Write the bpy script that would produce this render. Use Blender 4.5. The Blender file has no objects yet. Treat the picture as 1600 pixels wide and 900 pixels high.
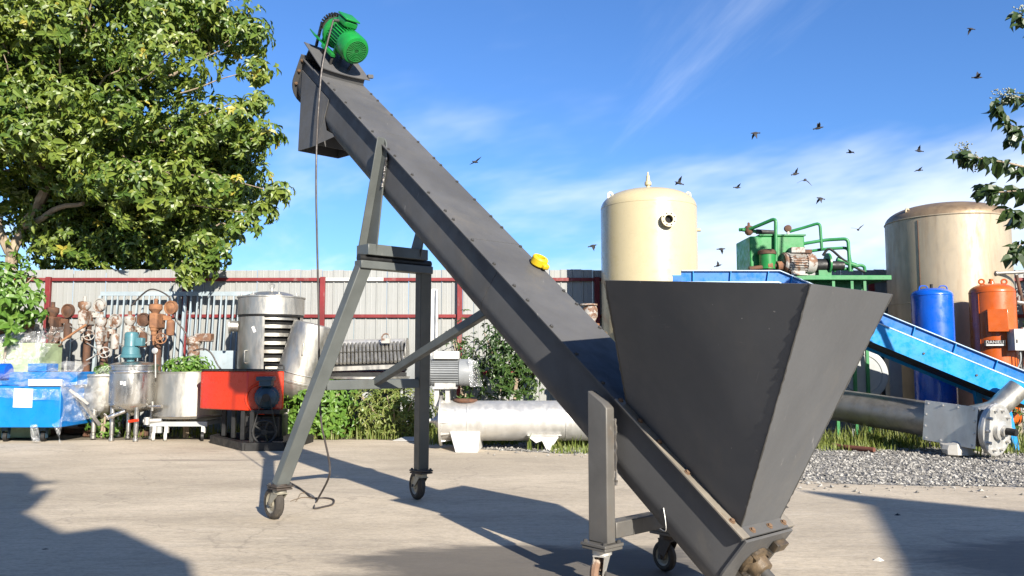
import bpy, bmesh, math, random
from mathutils import Vector, Matrix, noise as mnoise

rnd = random.Random(7)
SC = bpy.context.scene
COL = SC.collection
R = math.radians
V = Vector

# ------------------------------------------------------------------ camera
CAM_H, FPX, TP = 1.2, 1283.3, 0.0898
cam = bpy.data.cameras.new('camera')
cam.sensor_width = 36.0
cam.lens = 36.0 * FPX / 1600.0
cam.clip_start = 0.05
cam.clip_end = 3000
camo = bpy.data.objects.new('camera', cam)
COL.objects.link(camo)
camo.location = (0, 0, CAM_H)
camo.rotation_euler = (R(90) + math.atan(TP), 0, 0)
SC.camera = camo

# ------------------------------------------------------------------ sun, sky
K = V((-0.955, 2.055, -1.0))                 # direction in which the sunlight travels
SUN_EL = math.atan2(1.0, math.hypot(K.x, K.y))
SUN_AZ = math.atan2(-K.x, -K.y)            # clockwise from +Y
sun = bpy.data.lights.new('sun', 'SUN')
sun.energy = 5.0
sun.angle = R(0.55)
sun.color = (1.0, 0.925, 0.81)
suno = bpy.data.objects.new('sun', sun)
COL.objects.link(suno)
suno.rotation_euler = K.to_track_quat('-Z', 'Y').to_euler()
suno.location = (20, -40, 30)

world = bpy.data.worlds.new('World')
SC.world = world
world.use_nodes = True
wn, wl = world.node_tree.nodes, world.node_tree.links
wn.clear()
wout = wn.new('ShaderNodeOutputWorld')
wbg = wn.new('ShaderNodeBackground')
wbg.inputs['Strength'].default_value = 0.052
wl.new(wbg.outputs[0], wout.inputs[0])
sky = wn.new('ShaderNodeTexSky')
sky.sky_type = 'NISHITA'
sky.sun_disc = False
sky.sun_elevation = SUN_EL
sky.sun_rotation = SUN_AZ
sky.air_density = 1.0
sky.dust_density = 0.35
sky.ozone_density = 2.6
tc = wn.new('ShaderNodeTexCoord')
sep = wn.new('ShaderNodeSeparateXYZ')
wl.new(tc.outputs['Generated'], sep.inputs[0])
def wmath(op, a, b=None, clamp=False):
    n = wn.new('ShaderNodeMath'); n.operation = op; n.use_clamp = clamp
    for i, x in enumerate((a, b)):
        if x is None: continue
        if isinstance(x, (int, float)): n.inputs[i].default_value = x
        else: wl.new(x, n.inputs[i])
    return n.outputs[0]
zc = wmath('ADD', wmath('MAXIMUM', sep.outputs[2], 0.0), 0.10)
cx = wmath('DIVIDE', sep.outputs[0], zc)
cy = wmath('DIVIDE', sep.outputs[1], zc)
comb = wn.new('ShaderNodeCombineXYZ')
wl.new(cx, comb.inputs[0]); wl.new(cy, comb.inputs[1])
def wnoise(rot, scl, loc, scale, detail, rough, dist, lo, hi):
    mp = wn.new('ShaderNodeMapping'); mp.vector_type = 'TEXTURE'
    mp.inputs['Rotation'].default_value = (0, 0, rot)
    mp.inputs['Scale'].default_value = scl
    mp.inputs['Location'].default_value = loc
    wl.new(comb.outputs[0], mp.inputs[0])
    n = wn.new('ShaderNodeTexNoise')
    n.inputs['Scale'].default_value = scale
    n.inputs['Detail'].default_value = detail
    n.inputs['Roughness'].default_value = rough
    n.inputs['Distortion'].default_value = dist
    wl.new(mp.outputs[0], n.inputs['Vector'])
    r = wn.new('ShaderNodeMapRange')
    r.interpolation_type = 'SMOOTHSTEP'
    r.inputs['From Min'].default_value = lo
    r.inputs['From Max'].default_value = hi
    wl.new(n.outputs['Fac'], r.inputs['Value'])
    return r.outputs[0]
streak = wnoise(R(103), (4.0, .8, 1), (3.1, 0.6, 0), 1.0, 7, 0.6, 0.25, 0.50, 0.80)
veil = wnoise(R(103), (1.8, 1.1, 1), (3.0, -8.0, 0), 0.42, 6, 0.6, 0.3, 0.46, 0.69)
clouds = wmath('ADD', wmath('MULTIPLY', streak, 0.42), wmath('MULTIPLY', veil, 0.80), True)
mixc = wn.new('ShaderNodeMix'); mixc.data_type = 'RGBA'
wl.new(clouds, mixc.inputs['Factor'])
tint = wn.new('ShaderNodeMix'); tint.data_type = 'RGBA'; tint.blend_type = 'MULTIPLY'
tint.inputs['Factor'].default_value = 1.0
wl.new(sky.outputs[0], tint.inputs[6])
tint.inputs[7].default_value = (0.70, 1.06, 1.56, 1)
wl.new(tint.outputs[2], mixc.inputs[6])
mixc.inputs[7].default_value = (9.2, 10.0, 11.2, 1)
wl.new(mixc.outputs[2], wbg.inputs['Color'])

SC.cycles.diffuse_bounces = 3
SC.view_settings.view_transform = 'Standard'
SC.view_settings.look = 'None'
SC.view_settings.exposure = 1.25
SC.view_settings.gamma = 1.0
SC.view_settings.use_curve_mapping = False

# ------------------------------------------------------------------ helpers
_p = math.atan(TP); CP, SP = math.cos(_p), math.sin(_p)
def ray(px, py):
    x = (px - 800) / FPX; y = (450 - py) / FPX
    return V((x, CP - y * SP, SP + y * CP))
def at(px, py, Y):
    r = ray(px, py); return V((0, 0, CAM_H)) + r * (Y / r.y)
def gnd(px, py, z0=0.0):
    r = ray(px, py); return V((0, 0, CAM_H)) + r * ((z0 - CAM_H) / r.z)

def frame_from(axis, up=None):
    a = V(axis).normalized()
    h = V(up) if up is not None else (V((0, 0, 1)) if abs(a.z) < 0.95 else V((1, 0, 0)))
    x = h.cross(a)
    if x.length < 1e-6: x = V((1, 0, 0)).cross(a)
    x.normalize(); y = a.cross(x).normalized()
    return x, y, a

class MB:
    def __init__(s): s.v = []; s.f = []
    def add(s, vs, fs):
        o = len(s.v); s.v.extend([V(p) for p in vs]); s.f.extend([tuple(i + o for i in f) for f in fs]); return s
    def box(s, c, size, ax=None):
        X, Y, Z = ax if ax else (V((1,0,0)), V((0,1,0)), V((0,0,1)))
        c = V(c); hx, hy, hz = size[0]/2, size[1]/2, size[2]/2
        vs = [c + X*(i*hx) + Y*(j*hy) + Z*(k*hz) for k in (-1,1) for j in (-1,1) for i in (-1,1)]
        return s.add(vs, [(0,2,3,1),(4,5,7,6),(0,1,5,4),(2,6,7,3),(0,4,6,2),(1,3,7,5)])
    def bx(s, x0, x1, y0, y1, z0, z1):
        return s.box(((x0+x1)/2,(y0+y1)/2,(z0+z1)/2), (x1-x0,y1-y0,z1-z0))
    def beam(s, p0, p1, w, h, up=None):      # w across, h along 'up'
        p0, p1 = V(p0), V(p1)
        x, y, a = frame_from(p1-p0, up)
        return s.box((p0+p1)/2, (w, h, (p1-p0).length), (x, y, a))
    def lathe(s, o, axis, prof, n=28, a0=0.0, a1=2*math.pi, cap=True, up=None):
        x, y, a = frame_from(axis, up); o = V(o); full = abs(a1-a0-2*math.pi) < 1e-6
        m = n if full else n+1
        base = len(s.v)
        for (r, h) in prof:
            for i in range(m):
                t = a0 + (a1-a0)*i/n
                s.v.append(o + a*h + x*(r*math.cos(t)) + y*(r*math.sin(t)))
        for j in range(len(prof)-1):
            for i in range(n):
                i2 = (i+1) % m
                s.f.append((base+j*m+i, base+j*m+i2, base+(j+1)*m+i2, base+(j+1)*m+i))
        if full and cap:
            if prof[0][0] > 1e-5: s.f.append(tuple(base+i for i in reversed(range(m))))
            if prof[-1][0] > 1e-5: s.f.append(tuple(base+(len(prof)-1)*m+i for i in range(m)))
        return s
    def cyl(s, p0, p1, r0, r1=None, n=20):
        p0, p1 = V(p0), V(p1); L = (p1-p0).length
        return s.lathe(p0, p1-p0, [(r0, 0), (r0 if r1 is None else r1, L)], n)
    def tube(s, pts, r, n=8):
        pts = [V(p) for p in pts]; base = len(s.v); x = None
        for i, p in enumerate(pts):
            t = (pts[min(i+1,len(pts)-1)] - pts[max(i-1,0)]).normalized()
            if x is None: x, y, _ = frame_from(t)
            else:
                x = (x - t*x.dot(t)); x.normalize(); y = t.cross(x)
            rr = r[i] if isinstance(r, (list, tuple)) else r
            for k in range(n):
                a = 2*math.pi*k/n; s.v.append(p + x*(rr*math.cos(a)) + y*(rr*math.sin(a)))
        for i in range(len(pts)-1):
            for k in range(n):
                k2 = (k+1) % n
                s.f.append((base+i*n+k, base+i*n+k2, base+(i+1)*n+k2, base+(i+1)*n+k))
        s.f.append(tuple(base+k for k in reversed(range(n))))
        s.f.append(tuple(base+(len(pts)-1)*n+k for k in range(n)))
        return s
    def prism(s, poly, vec):
        poly = [V(p) for p in poly]; vec = V(vec); n = len(poly)
        return s.add(poly + [p+vec for p in poly], [tuple(reversed(range(n))), tuple(range(n, 2*n))] +
                     [(i, (i+1)%n, n+(i+1)%n, n+i) for i in range(n)])
    def torus(s, c, axis, R0, r, n=28, m=8):
        x, y, a = frame_from(axis); c = V(c)
        pts = [c + x*(R0*math.cos(2*math.pi*i/n)) + y*(R0*math.sin(2*math.pi*i/n)) for i in range(n)]
        base = len(s.v)
        for i in range(n):
            rad = (pts[i]-c).normalized()
            for k in range(m):
                t = 2*math.pi*k/m; s.v.append(pts[i] + rad*(r*math.cos(t)) + a*(r*math.sin(t)))
        for i in range(n):
            for k in range(m):
                s.f.append((base+i*m+k, base+((i+1)%n)*m+k, base+((i+1)%n)*m+(k+1)%m, base+i*m+(k+1)%m))
        return s

def smooth_path(pts, n=6):
    pts = [V(p) for p in pts]; out = []
    for i in range(len(pts)-1):
        p0 = pts[max(i-1,0)]; p1 = pts[i]; p2 = pts[i+1]; p3 = pts[min(i+2,len(pts)-1)]
        for k in range(n):
            t = k/n
            out.append(0.5*((2*p1) + (p2-p0)*t + (2*p0-5*p1+4*p2-p3)*t*t + (3*p1-p0-3*p2+p3)*t**3))
    out.append(pts[-1]); return out
def bend_path(pts, r, n=4):                 # straight pipes with rounded elbows
    pts = [V(p) for p in pts]; out = [pts[0]]
    for i in range(1, len(pts)-1):
        a = (pts[i-1]-pts[i]); b = (pts[i+1]-pts[i])
        rr = min(r, a.length*.45, b.length*.45)
        p0 = pts[i] + a.normalized()*rr; p2 = pts[i] + b.normalized()*rr
        for k in range(n+1):
            t = k/n; out.append(p0*(1-t)**2 + pts[i]*2*t*(1-t) + p2*t*t)
    out.append(pts[-1]); return out

def mk_mesh(name, mb, mat, off=V((0,0,0)), smooth=32, recalc=True):
    me = bpy.data.meshes.new(name)
    me.from_pydata([tuple(p-off) for p in mb.v], [], mb.f)
    if recalc:
        b = bmesh.new(); b.from_mesh(me)
        bmesh.ops.recalc_face_normals(b, faces=b.faces); b.to_mesh(me); b.free()
    if smooth:
        me.shade_smooth(); me.set_sharp_from_angle(angle=R(smooth))
    me.materials.append(mat)
    return me
def finish(o, bevel):
    if bevel:
        m = o.modifiers.new('bevel', 'BEVEL'); m.width = bevel; m.segments = 2; m.limit_method = 'ANGLE'; m.angle_limit = R(40)
        m.harden_normals = False
class Thing:
    def __init__(s, name, label, cat, loc, group=None):
        s.o = bpy.data.objects.new(name, None); COL.objects.link(s.o)
        s.o.empty_display_size = 0.1
        s.loc = V(loc); s.o.location = s.loc
        s.o['label'] = label; s.o['category'] = cat
        if group: s.o['group'] = group
    def part(s, name, mb, mat, parent=None, label=None, smooth=32, bevel=0, kind=None, recalc=True):
        o = bpy.data.objects.new(name, mk_mesh(name, mb, mat, s.loc, smooth, recalc)); COL.objects.link(o)
        o.parent = parent if parent else s.o
        if label: o['label'] = label
        if kind: o['kind'] = kind
        finish(o, bevel); return o
    def inst(s, name, mesh, mw, parent=None):
        o = bpy.data.objects.new(name, mesh); COL.objects.link(o)
        o.parent = parent if parent else s.o
        o.matrix_local = Matrix.Translation(-s.loc) @ mw
        return o
def solo(name, mb, mat, label, cat, group=None, smooth=32, bevel=0, kind=None, recalc=True, loc=None):
    if loc is None:
        n = len(mb.v); loc = V((sum(p.x for p in mb.v)/n, sum(p.y for p in mb.v)/n, min(p.z for p in mb.v)))
    o = bpy.data.objects.new(name, mk_mesh(name, mb, mat, loc, smooth, recalc)); COL.objects.link(o); o.location = loc
    if kind: o['kind'] = kind
    if label: o['label'] = label
    if cat: o['category'] = cat
    if group: o['group'] = group
    finish(o, bevel); return o
def mw_from(p, x, y, z, s=1.0):
    m = Matrix(((x.x*s, y.x*s, z.x*s, p.x), (x.y*s, y.y*s, z.y*s, p.y), (x.z*s, y.z*s, z.z*s, p.z), (0,0,0,1))); return m

# ------------------------------------------------------------------ materials
def new_mat(name):
    m = bpy.data.materials.new(name); m.use_nodes = True
    nt = m.node_tree; b = nt.nodes['Principled BSDF']
    return m, nt.nodes, nt.links, b
def nnoise(n, l, coord, scale, detail=5, rough=.55, dist=0, scl=None):
    if scl is not None:
        mp = n.new('ShaderNodeMapping'); mp.inputs['Scale'].default_value = scl; l.new(coord, mp.inputs[0]); coord = mp.outputs[0]
    t = n.new('ShaderNodeTexNoise'); t.inputs['Scale'].default_value = scale; t.inputs['Detail'].default_value = detail
    t.inputs['Roughness'].default_value = rough; t.inputs['Distortion'].default_value = dist
    l.new(coord, t.inputs['Vector']); return t.outputs['Fac']
def nrange(n, l, v, a, b, c, d, smooth=True):
    r = n.new('ShaderNodeMapRange')
    if smooth: r.interpolation_type = 'SMOOTHSTEP'
    for k, x in zip(('From Min','From Max','To Min','To Max'), (a,b,c,d)): r.inputs[k].default_value = x
    l.new(v, r.inputs['Value']); return r.outputs[0]
def nmix(n, l, fac, a, b, blend='MIX'):
    m = n.new('ShaderNodeMix'); m.data_type = 'RGBA'; m.blend_type = blend
    if isinstance(fac, (int, float)): m.inputs['Factor'].default_value = fac
    else: l.new(fac, m.inputs['Factor'])
    for i, x in ((6, a), (7, b)):
        if isinstance(x, (tuple, list)): m.inputs[i].default_value = (*x[:3], 1)
        else: l.new(x, m.inputs[i])
    return m.outputs[2]
def nbump(n, l, h, strength, dist, normal=None):
    b = n.new('ShaderNodeBump'); b.inputs['Strength'].default_value = strength; b.inputs['Distance'].default_value = dist
    l.new(h, b.inputs['Height'])
    if normal is not None: l.new(normal, b.inputs['Normal'])
    return b.outputs[0]
def objco(n):
    return n.new('ShaderNodeTexCoord').outputs['Object']

GA = .70
def m_paint(name, col, rough=.42, metal=0.0, var=.18, dirt=(.16,.12,.08), dirt_amt=.25, scale=2.5, bump=.12, scratch=.25, coat=0, specks=0):
    m, n, l, b = new_mat(name); co = objco(n); col = tuple(x*GA for x in col); dirt = tuple(x*GA for x in dirt)
    b.inputs['Specular IOR Level'].default_value = .35
    big = nnoise(n, l, co, scale, 6, .6, .3)
    c = nmix(n, l, nrange(n, l, big, .3, .72, 0, 1), tuple(x*(1-var) for x in col), tuple(min(1,x*(1+var)) for x in col))
    d = nnoise(n, l, co, scale*2.3, 8, .68, .2, (1,1,.45))
    c = nmix(n, l, nrange(n, l, d, .54, .74, 0, dirt_amt), c, dirt)
    s = nnoise(n, l, co, 34, 3, .6, .6, (1,.12,.25))
    c = nmix(n, l, nrange(n, l, s, .70, .78, 0, scratch), c, (.24,.23,.22))
    if specks:
        c = nmix(n, l, nrange(n, l, nnoise(n, l, co, 46, 1, .5), .80, .83, 0, specks), c, (.36,.35,.33))
        c = nmix(n, l, nrange(n, l, nnoise(n, l, co, 7, 6, .75, .8, (.5,.5,1.6)), .66, .74, 0, .35), c, (.20,.19,.18))
    l.new(c, b.inputs['Base Color'])
    l.new(nrange(n, l, nnoise(n, l, co, 9, 6, .65), .3, .7, rough-.12, rough+.16), b.inputs['Roughness'])
    b.inputs['Metallic'].default_value = metal
    if coat: b.inputs['Coat Weight'].default_value = coat; b.inputs['Coat Roughness'].default_value = .12
    l.new(nbump(n, l, nnoise(n, l, co, 6, 7, .6), bump, .01), b.inputs['Normal'])
    return m
def m_steel(name, col=(.56,.55,.52), rough=.3, stain=(.30,.24,.17), amt=.35, scale=2.5, streak=(1,1,.2), metal=.95, bump=.08):
    m, n, l, b = new_mat(name); co = objco(n)
    col = tuple(x*.80 for x in col); stain = tuple(x*.75 for x in stain)
    st = nnoise(n, l, co, scale*2, 8, .68, .3, streak)
    c = nmix(n, l, nrange(n, l, st, .45, .75, 0, amt), col, stain)
    bl = nnoise(n, l, co, scale, 5, .6)
    c = nmix(n, l, nrange(n, l, bl, .35, .7, 0, .30), c, tuple(x*.62 for x in col))
    l.new(c, b.inputs['Base Color']); b.inputs['Metallic'].default_value = metal
    r = nnoise(n, l, co, 11, 6, .65, 0, (1,1,.3))
    l.new(nrange(n, l, r, .3, .7, rough-.08, rough+.2), b.inputs['Roughness'])
    l.new(nbump(n, l, nnoise(n, l, co, 3.0, 4, .5), bump, .03), b.inputs['Normal'])
    return m
def m_rust(name, col=(.17,.075,.035), col2=(.07,.035,.022), rough=.85, paint=None, amt=.5):
    m, n, l, b = new_mat(name); co = objco(n)
    col = tuple(x*.85 for x in col); paint = tuple(x*GA for x in paint) if paint else None
    a = nnoise(n, l, co, 7, 8, .7, .4)
    c = nmix(n, l, nrange(n, l, a, .35, .65, 0, 1), col, col2)
    if paint:
        p = nnoise(n, l, co, 5.5, 8, .7, .2)
        c = nmix(n, l, nrange(n, l, p, .62-amt*.3, .70-amt*.3, 0, 1), c, paint)
    l.new(c, b.inputs['Base Color']); b.inputs['Roughness'].default_value = rough
    l.new(nbump(n, l, nnoise(n, l, co, 30, 6, .7), .4, .006), b.inputs['Normal'])
    return m
def m_leaf(name, c0, c1, c2, trans=.24, rough=.42):
    m, n, l, b = new_mat(name)
    g = n.new('ShaderNodeNewGeometry')
    r = n.new('ShaderNodeValToRGB'); e = r.color_ramp.elements
    e[0].color = (*c0, 1); e[1].color = (*c2, 1); e[1].position = 1.0
    k = e.new(.55); k.color = (*c1, 1)
    l.new(g.outputs['Random Per Island'], r.inputs[0])
    big = nnoise(n, l, objco(n), .9, 3, .5)
    c = nmix(n, l, nrange(n, l, big, .35, .7, 0, .45), r.outputs[0], c2)
    l.new(c, b.inputs['Base Color']); b.inputs['Roughness'].default_value = rough
    t = n.new('ShaderNodeBsdfTranslucent')
    l.new(nmix(n, l, 1.0, c, (1.5,1.5,.6), 'MULTIPLY'), t.inputs['Color'])
    mx = n.new('ShaderNodeMixShader'); mx.inputs[0].default_value = trans
    out = n['Material Output']
    l.new(b.outputs[0], mx.inputs[1]); l.new(t.outputs[0], mx.inputs[2]); l.new(mx.outputs[0], out.inputs['Surface'])
    return m
def m_film(name):
    m, n, l, b = new_mat(name); co = objco(n)
    out = n['Material Output']
    nb = nbump(n, l, nnoise(n, l, co, 9, 6, .7, 1.2), .8, .05)
    g = n.new('ShaderNodeBsdfGlossy'); g.inputs['Roughness'].default_value = .16; l.new(nb, g.inputs['Normal'])
    d = n.new('ShaderNodeBsdfDiffuse'); d.inputs['Color'].default_value = (.75,.76,.76,1); l.new(nb, d.inputs['Normal'])
    t = n.new('ShaderNodeBsdfTransparent')
    a = n.new('ShaderNodeMixShader'); a.inputs[0].default_value = .45
    l.new(d.outputs[0], a.inputs[1]); l.new(g.outputs[0], a.inputs[2])
    mx = n.new('ShaderNodeMixShader')
    l.new(nrange(n, l, nnoise(n, l, co, 5, 6, .7, 1.0), .38, .70, .05, .46), mx.inputs[0])
    l.new(t.outputs[0], mx.inputs[1]); l.new(a.outputs[0], mx.inputs[2]); l.new(mx.outputs[0], out.inputs['Surface'])
    return m
def m_concrete():
    m, n, l, b = new_mat('concrete'); co = objco(n)
    a = nnoise(n, l, co, .55, 8, .62, .3, (.55,1,1))
    c = nmix(n, l, nrange(n, l, a, .32, .7, 0, 1), (.40,.335,.246), (.56,.475,.358))
    st = nnoise(n, l, co, 2.0, 9, .72, .35, (.38,1.2,1))
    c = nmix(n, l, nrange(n, l, st, .46, .74, 0, .50), c, (.235,.20,.152))
    st3 = nnoise(n, l, co, 5.2, 8, .7, .3, (.30,1.2,1))
    c = nmix(n, l, nrange(n, l, st3, .55, .70, 0, .55), c, (.57,.495,.39))
    st2 = nnoise(n, l, co, 14, 6, .7, .1, (.35,1.3,1))
    c = nmix(n, l, nrange(n, l, st2, .45, .66, 0, .30), c, (.20,.172,.135))
    gr = nnoise(n, l, co, 55, 7, .78, .1, (.45,1,1))
    c = nmix(n, l, nrange(n, l, gr, .42, .66, 0, .42), c, (.15,.13,.10))
    gr2 = nnoise(n, l, co, 24, 8, .8, .3, (.40,1.1,1))
    c = nmix(n, l, nrange(n, l, gr2, .52, .70, 0, .5), c, (.60,.53,.42))
    sp = nnoise(n, l, co, 120, 2, .5)
    c = nmix(n, l, nrange(n, l, sp, .70, .76, 0, .5), c, (.06,.055,.05))
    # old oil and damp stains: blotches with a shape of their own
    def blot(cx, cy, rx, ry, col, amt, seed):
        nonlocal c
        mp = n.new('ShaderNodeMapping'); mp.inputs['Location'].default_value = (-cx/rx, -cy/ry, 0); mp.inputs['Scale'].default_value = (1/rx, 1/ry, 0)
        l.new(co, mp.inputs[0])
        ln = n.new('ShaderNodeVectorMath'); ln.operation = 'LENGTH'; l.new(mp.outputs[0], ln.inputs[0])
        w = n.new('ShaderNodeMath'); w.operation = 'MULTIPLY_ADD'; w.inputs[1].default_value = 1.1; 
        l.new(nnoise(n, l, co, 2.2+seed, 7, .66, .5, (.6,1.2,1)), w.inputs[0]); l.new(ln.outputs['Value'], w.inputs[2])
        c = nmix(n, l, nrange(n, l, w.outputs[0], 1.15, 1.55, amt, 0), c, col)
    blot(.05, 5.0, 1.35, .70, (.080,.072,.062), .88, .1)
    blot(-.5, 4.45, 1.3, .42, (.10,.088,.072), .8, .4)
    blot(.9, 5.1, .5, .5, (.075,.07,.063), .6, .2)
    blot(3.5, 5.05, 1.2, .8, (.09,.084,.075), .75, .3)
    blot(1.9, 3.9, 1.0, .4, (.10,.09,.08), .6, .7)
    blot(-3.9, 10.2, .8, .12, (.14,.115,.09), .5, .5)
    # hairline cracks
    vo = n.new('ShaderNodeTexVoronoi'); vo.feature = 'DISTANCE_TO_EDGE'; vo.inputs['Scale'].default_value = .21
    wv = n.new('ShaderNodeVectorMath'); wv.operation = 'ADD'; l.new(co, wv.inputs[0])
    nz = n.new('ShaderNodeTexNoise'); nz.inputs['Scale'].default_value = 1.6; nz.inputs['Detail'].default_value = 6; l.new(co, nz.inputs['Vector'])
    l.new(nz.outputs['Color'], wv.inputs[1]); l.new(wv.outputs[0], vo.inputs['Vector'])
    c = nmix(n, l, nrange(n, l, vo.outputs['Distance'], .0, .004, .30, 0), c, (.14,.12,.095))
    l.new(c, b.inputs['Base Color'])
    l.new(nrange(n, l, a, .3, .7, .72, .92), b.inputs['Roughness'])
    b1 = nbump(n, l, nnoise(n, l, co, 45, 6, .7, 0, (.5,1,1)), .35, .006)
    l.new(nbump(n, l, st, .35, .02, b1), b.inputs['Normal'])
    return m
def m_ground(name, c0, c1, c2, scale):
    m, n, l, b = new_mat(name); co = objco(n)
    c = nmix(n, l, nrange(n, l, nnoise(n, l, co, scale, 8, .65), .35, .65, 0, 1), c0, c1)
    vo = n.new('ShaderNodeTexVoronoi'); vo.inputs['Scale'].default_value = 38; l.new(co, vo.inputs['Vector'])
    sv = n.new('ShaderNodeSeparateColor'); l.new(vo.outputs['Color'], sv.inputs[0])
    c = nmix(n, l, nrange(n, l, sv.outputs[0], .3, 1, 0, .8), c, c2)
    l.new(c, b.inputs['Base Color']); b.inputs['Roughness'].default_value = .95
    l.new(nbump(n, l, vo.outputs['Distance'], .8, .02), b.inputs['Normal'])
    return m
def m_stone(name, c0, c1, c2):
    m, n, l, b = new_mat(name)
    g = n.new('ShaderNodeNewGeometry'); r = n.new('ShaderNodeValToRGB'); e = r.color_ramp.elements
    e[0].color = (*c0,1); e[1].color = (*c2,1); k = e.new(.5); k.color = (*c1,1)
    l.new(g.outputs['Random Per Island'], r.inputs[0]); l.new(r.outputs[0], b.inputs['Base Color']); b.inputs['Roughness'].default_value = .9
    return m

M = {}
M['convey'] = m_paint('charcoal_paint', (.112,.112,.114), .52, 0, .17, (.20,.175,.14), .34, 1.3, .14, .55)
M['convey'].node_tree.nodes['Principled BSDF'].inputs['Specular IOR Level'].default_value = .16
M['hopper'] = m_paint('hopper_paint', (.136,.138,.142), .55, 0, .10, (.22,.20,.17), .26, 1.1, .10, .6, specks=.6)
M['hopper'].node_tree.nodes['Principled BSDF'].inputs['Specular IOR Level'].default_value = .10
M['convey_leg'] = m_paint('leg_paint', (.115,.125,.120), .42, 0, .14, (.12,.10,.08), .25, 3, .10, .3)
M['post'] = m_paint('post_steel', (.155,.148,.138), .42, .25, .15, (.22,.16,.11), .4, 3, .10, .4)
M['flange'] = m_paint('worn_flange', (.32,.285,.235), .5, .2, .22, (.20,.11,.05), .45, 4, .12, .5)
M['weld'] = m_steel('weld_bead', (.35,.33,.31), .4)
M['boltrust'] = m_rust('bolt_rust', (.165,.095,.05), (.10,.066,.045))
M['boltdark'] = m_paint('bolt_dark', (.075,.073,.07), .5)
M['green'] = m_paint('green_enamel', (.010,.25,.042), .36, 0, .16, (.10,.11,.06), .35, 6, .08, .15, .25)
M['greenmat'] = m_paint('green_matt', (.008,.24,.040), .7)
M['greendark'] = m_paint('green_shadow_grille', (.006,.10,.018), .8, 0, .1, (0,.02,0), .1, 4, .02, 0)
M['rubber'] = m_paint('rubber', (.060,.052,.044), .75, 0, .3, (.20,.16,.11), .6, 9, .4, .2)
M['black'] = m_paint('black_paint', (.018,.018,.018), .5, 0, .3, (.07,.055,.04), .35, 5, .15, .1)
M['casterfork'] = m_paint('fork_zinc', (.42,.39,.31), .45, .35, .2, (.15,.09,.05), .5, 9, .15, .2)
M['casterdark'] = m_rust('grease_and_fork_shade', (.055,.04,.03), (.022,.018,.015), .6)  # greasy plates, and the far front fork's shade put into its colour
M['rustwheel'] = m_rust('rusty_wheel', (.22,.135,.088), (.13,.075,.048), .85, (.42,.36,.30), .25)
M['bearing'] = m_rust('bearing_housing', (.15,.105,.06), (.022,.019,.016), .45)
M['cable'] = m_paint('cable_sheath', (.060,.050,.046), .5)
M['copper'] = m_paint('bare_wire', (.22,.16,.10), .5)
M['yellow'] = m_paint('yellow_plastic', (.80,.55,.02), .35, 0, .08, (.4,.2,.05), .2, 20, .05, .05)
M['fence'] = m_paint('fence_sheet', (.345,.352,.340), .50, .0, .06, (.27,.22,.17), .22, 1.1, .05, .05)
M['redrail'] = m_paint('red_oxide_rail', (.21,.022,.024), .55, 0, .2, (.38,.34,.30), .35, 3, .1, .1)
M['cream'] = m_paint('cream_enamel', (.59,.50,.30), .33, 0, .04, (.42,.32,.19), .10, 1.2, .04, .03, .3)
M['hole'] = m_paint('dark_bore', (.01,.01,.01), .8)
M['oldsteel'] = m_steel('weathered_tank_steel', (.46,.385,.275), .5, (.26,.17,.10), .75, 1.2, (1.3,1.3,.12), .35)
M['dometank'] = m_steel('bronze_dome', (.33,.235,.145), .42, (.20,.12,.06), .6, 1.5, (1,1,1), .5)
M['blueT'] = m_paint('blue_enamel', (.003,.105,.62), .30, 0, .10, (.01,.03,.22), .2, 3, .05, .05, .4)
M['blueS'] = m_paint('skirt_blue', (.004,.15,.52), .35, 0, .10, (.05,.08,.15), .25, 2.5, .05, .1, .3)
M['blueC'] = m_paint('conveyor_blue', (.004,.27,.66), .33, 0, .10, (.10,.14,.20), .25, 2.5, .05, .15, .3)
M['blueedge'] = m_paint('pale_blue_edge', (.52,.68,.86), .45)  # paler blue along the near-side flange edges
M['bluebox'] = m_paint('machine_blue', (.005,.20,.62), .35, 0, .1, (.10,.15,.25), .25, 3, .05, .1)
M['orange'] = m_paint('orange_enamel', (.56,.105,.010), .34, 0, .10, (.22,.05,.01), .25, 4, .05, .08, .3)
M['red'] = m_paint('red_orange_enamel', (.72,.038,.005), .32, 0, .06, (.35,.03,.01), .15, 2, .05, .08, .3)
M['greenpl'] = m_paint('green_platform', (.028,.225,.070), .42, 0, .12, (.10,.09,.05), .35, 3, .08, .2)
M['greentank'] = m_paint('green_oil_tank', (.020,.24,.055), .4, 0, .12, (.16,.13,.07), .3, 3, .08, .3)
M['steel'] = m_steel('stainless', (.62,.61,.585), .24, (.34,.29,.22), .3)
M['steelsoft'] = m_steel('stainless_matt', (.50,.485,.44), .42, (.25,.205,.15), .6, 2, (1,1,.3), .85)
M['alu'] = m_steel('white_metal', (.66,.65,.62), .38, (.36,.31,.24), .35, 3, (1,1,.4), .65)
M['greysteel'] = m_steel('grey_steel', (.36,.345,.32), .42, (.16,.13,.10), .55, 3, (.4,1,1), .75)
M['whitep'] = m_paint('white_paint', (.66,.65,.61), .5, 0, .08, (.30,.24,.17), .35, 5, .08, .15)
M['grey'] = m_paint('grey_paint', (.26,.275,.285), .4, 0, .1, (.15,.13,.1), .25, 4)
M['palegrey'] = m_paint('pale_grey_paint', (.42,.44,.44), .5, 0, .1, (.25,.2,.15), .25, 4)
M['bluegrey'] = m_paint('blue_grey_paint', (.36,.43,.47), .5, 0, .12, (.2,.15,.1), .3, 4)
M['teal'] = m_paint('teal_motor', (.070,.20,.235), .42, 0, .12, (.1,.1,.08), .25, 6)
M['navy'] = m_paint('navy_motor', (.025,.060,.095), .42, 0, .15, (.1,.08,.06), .3, 6)
M['rust'] = m_rust('rust', (.13,.058,.030), (.05,.028,.019))
M['rustor'] = m_rust('orange_rust', (.29,.135,.06), (.14,.065,.035))
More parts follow.
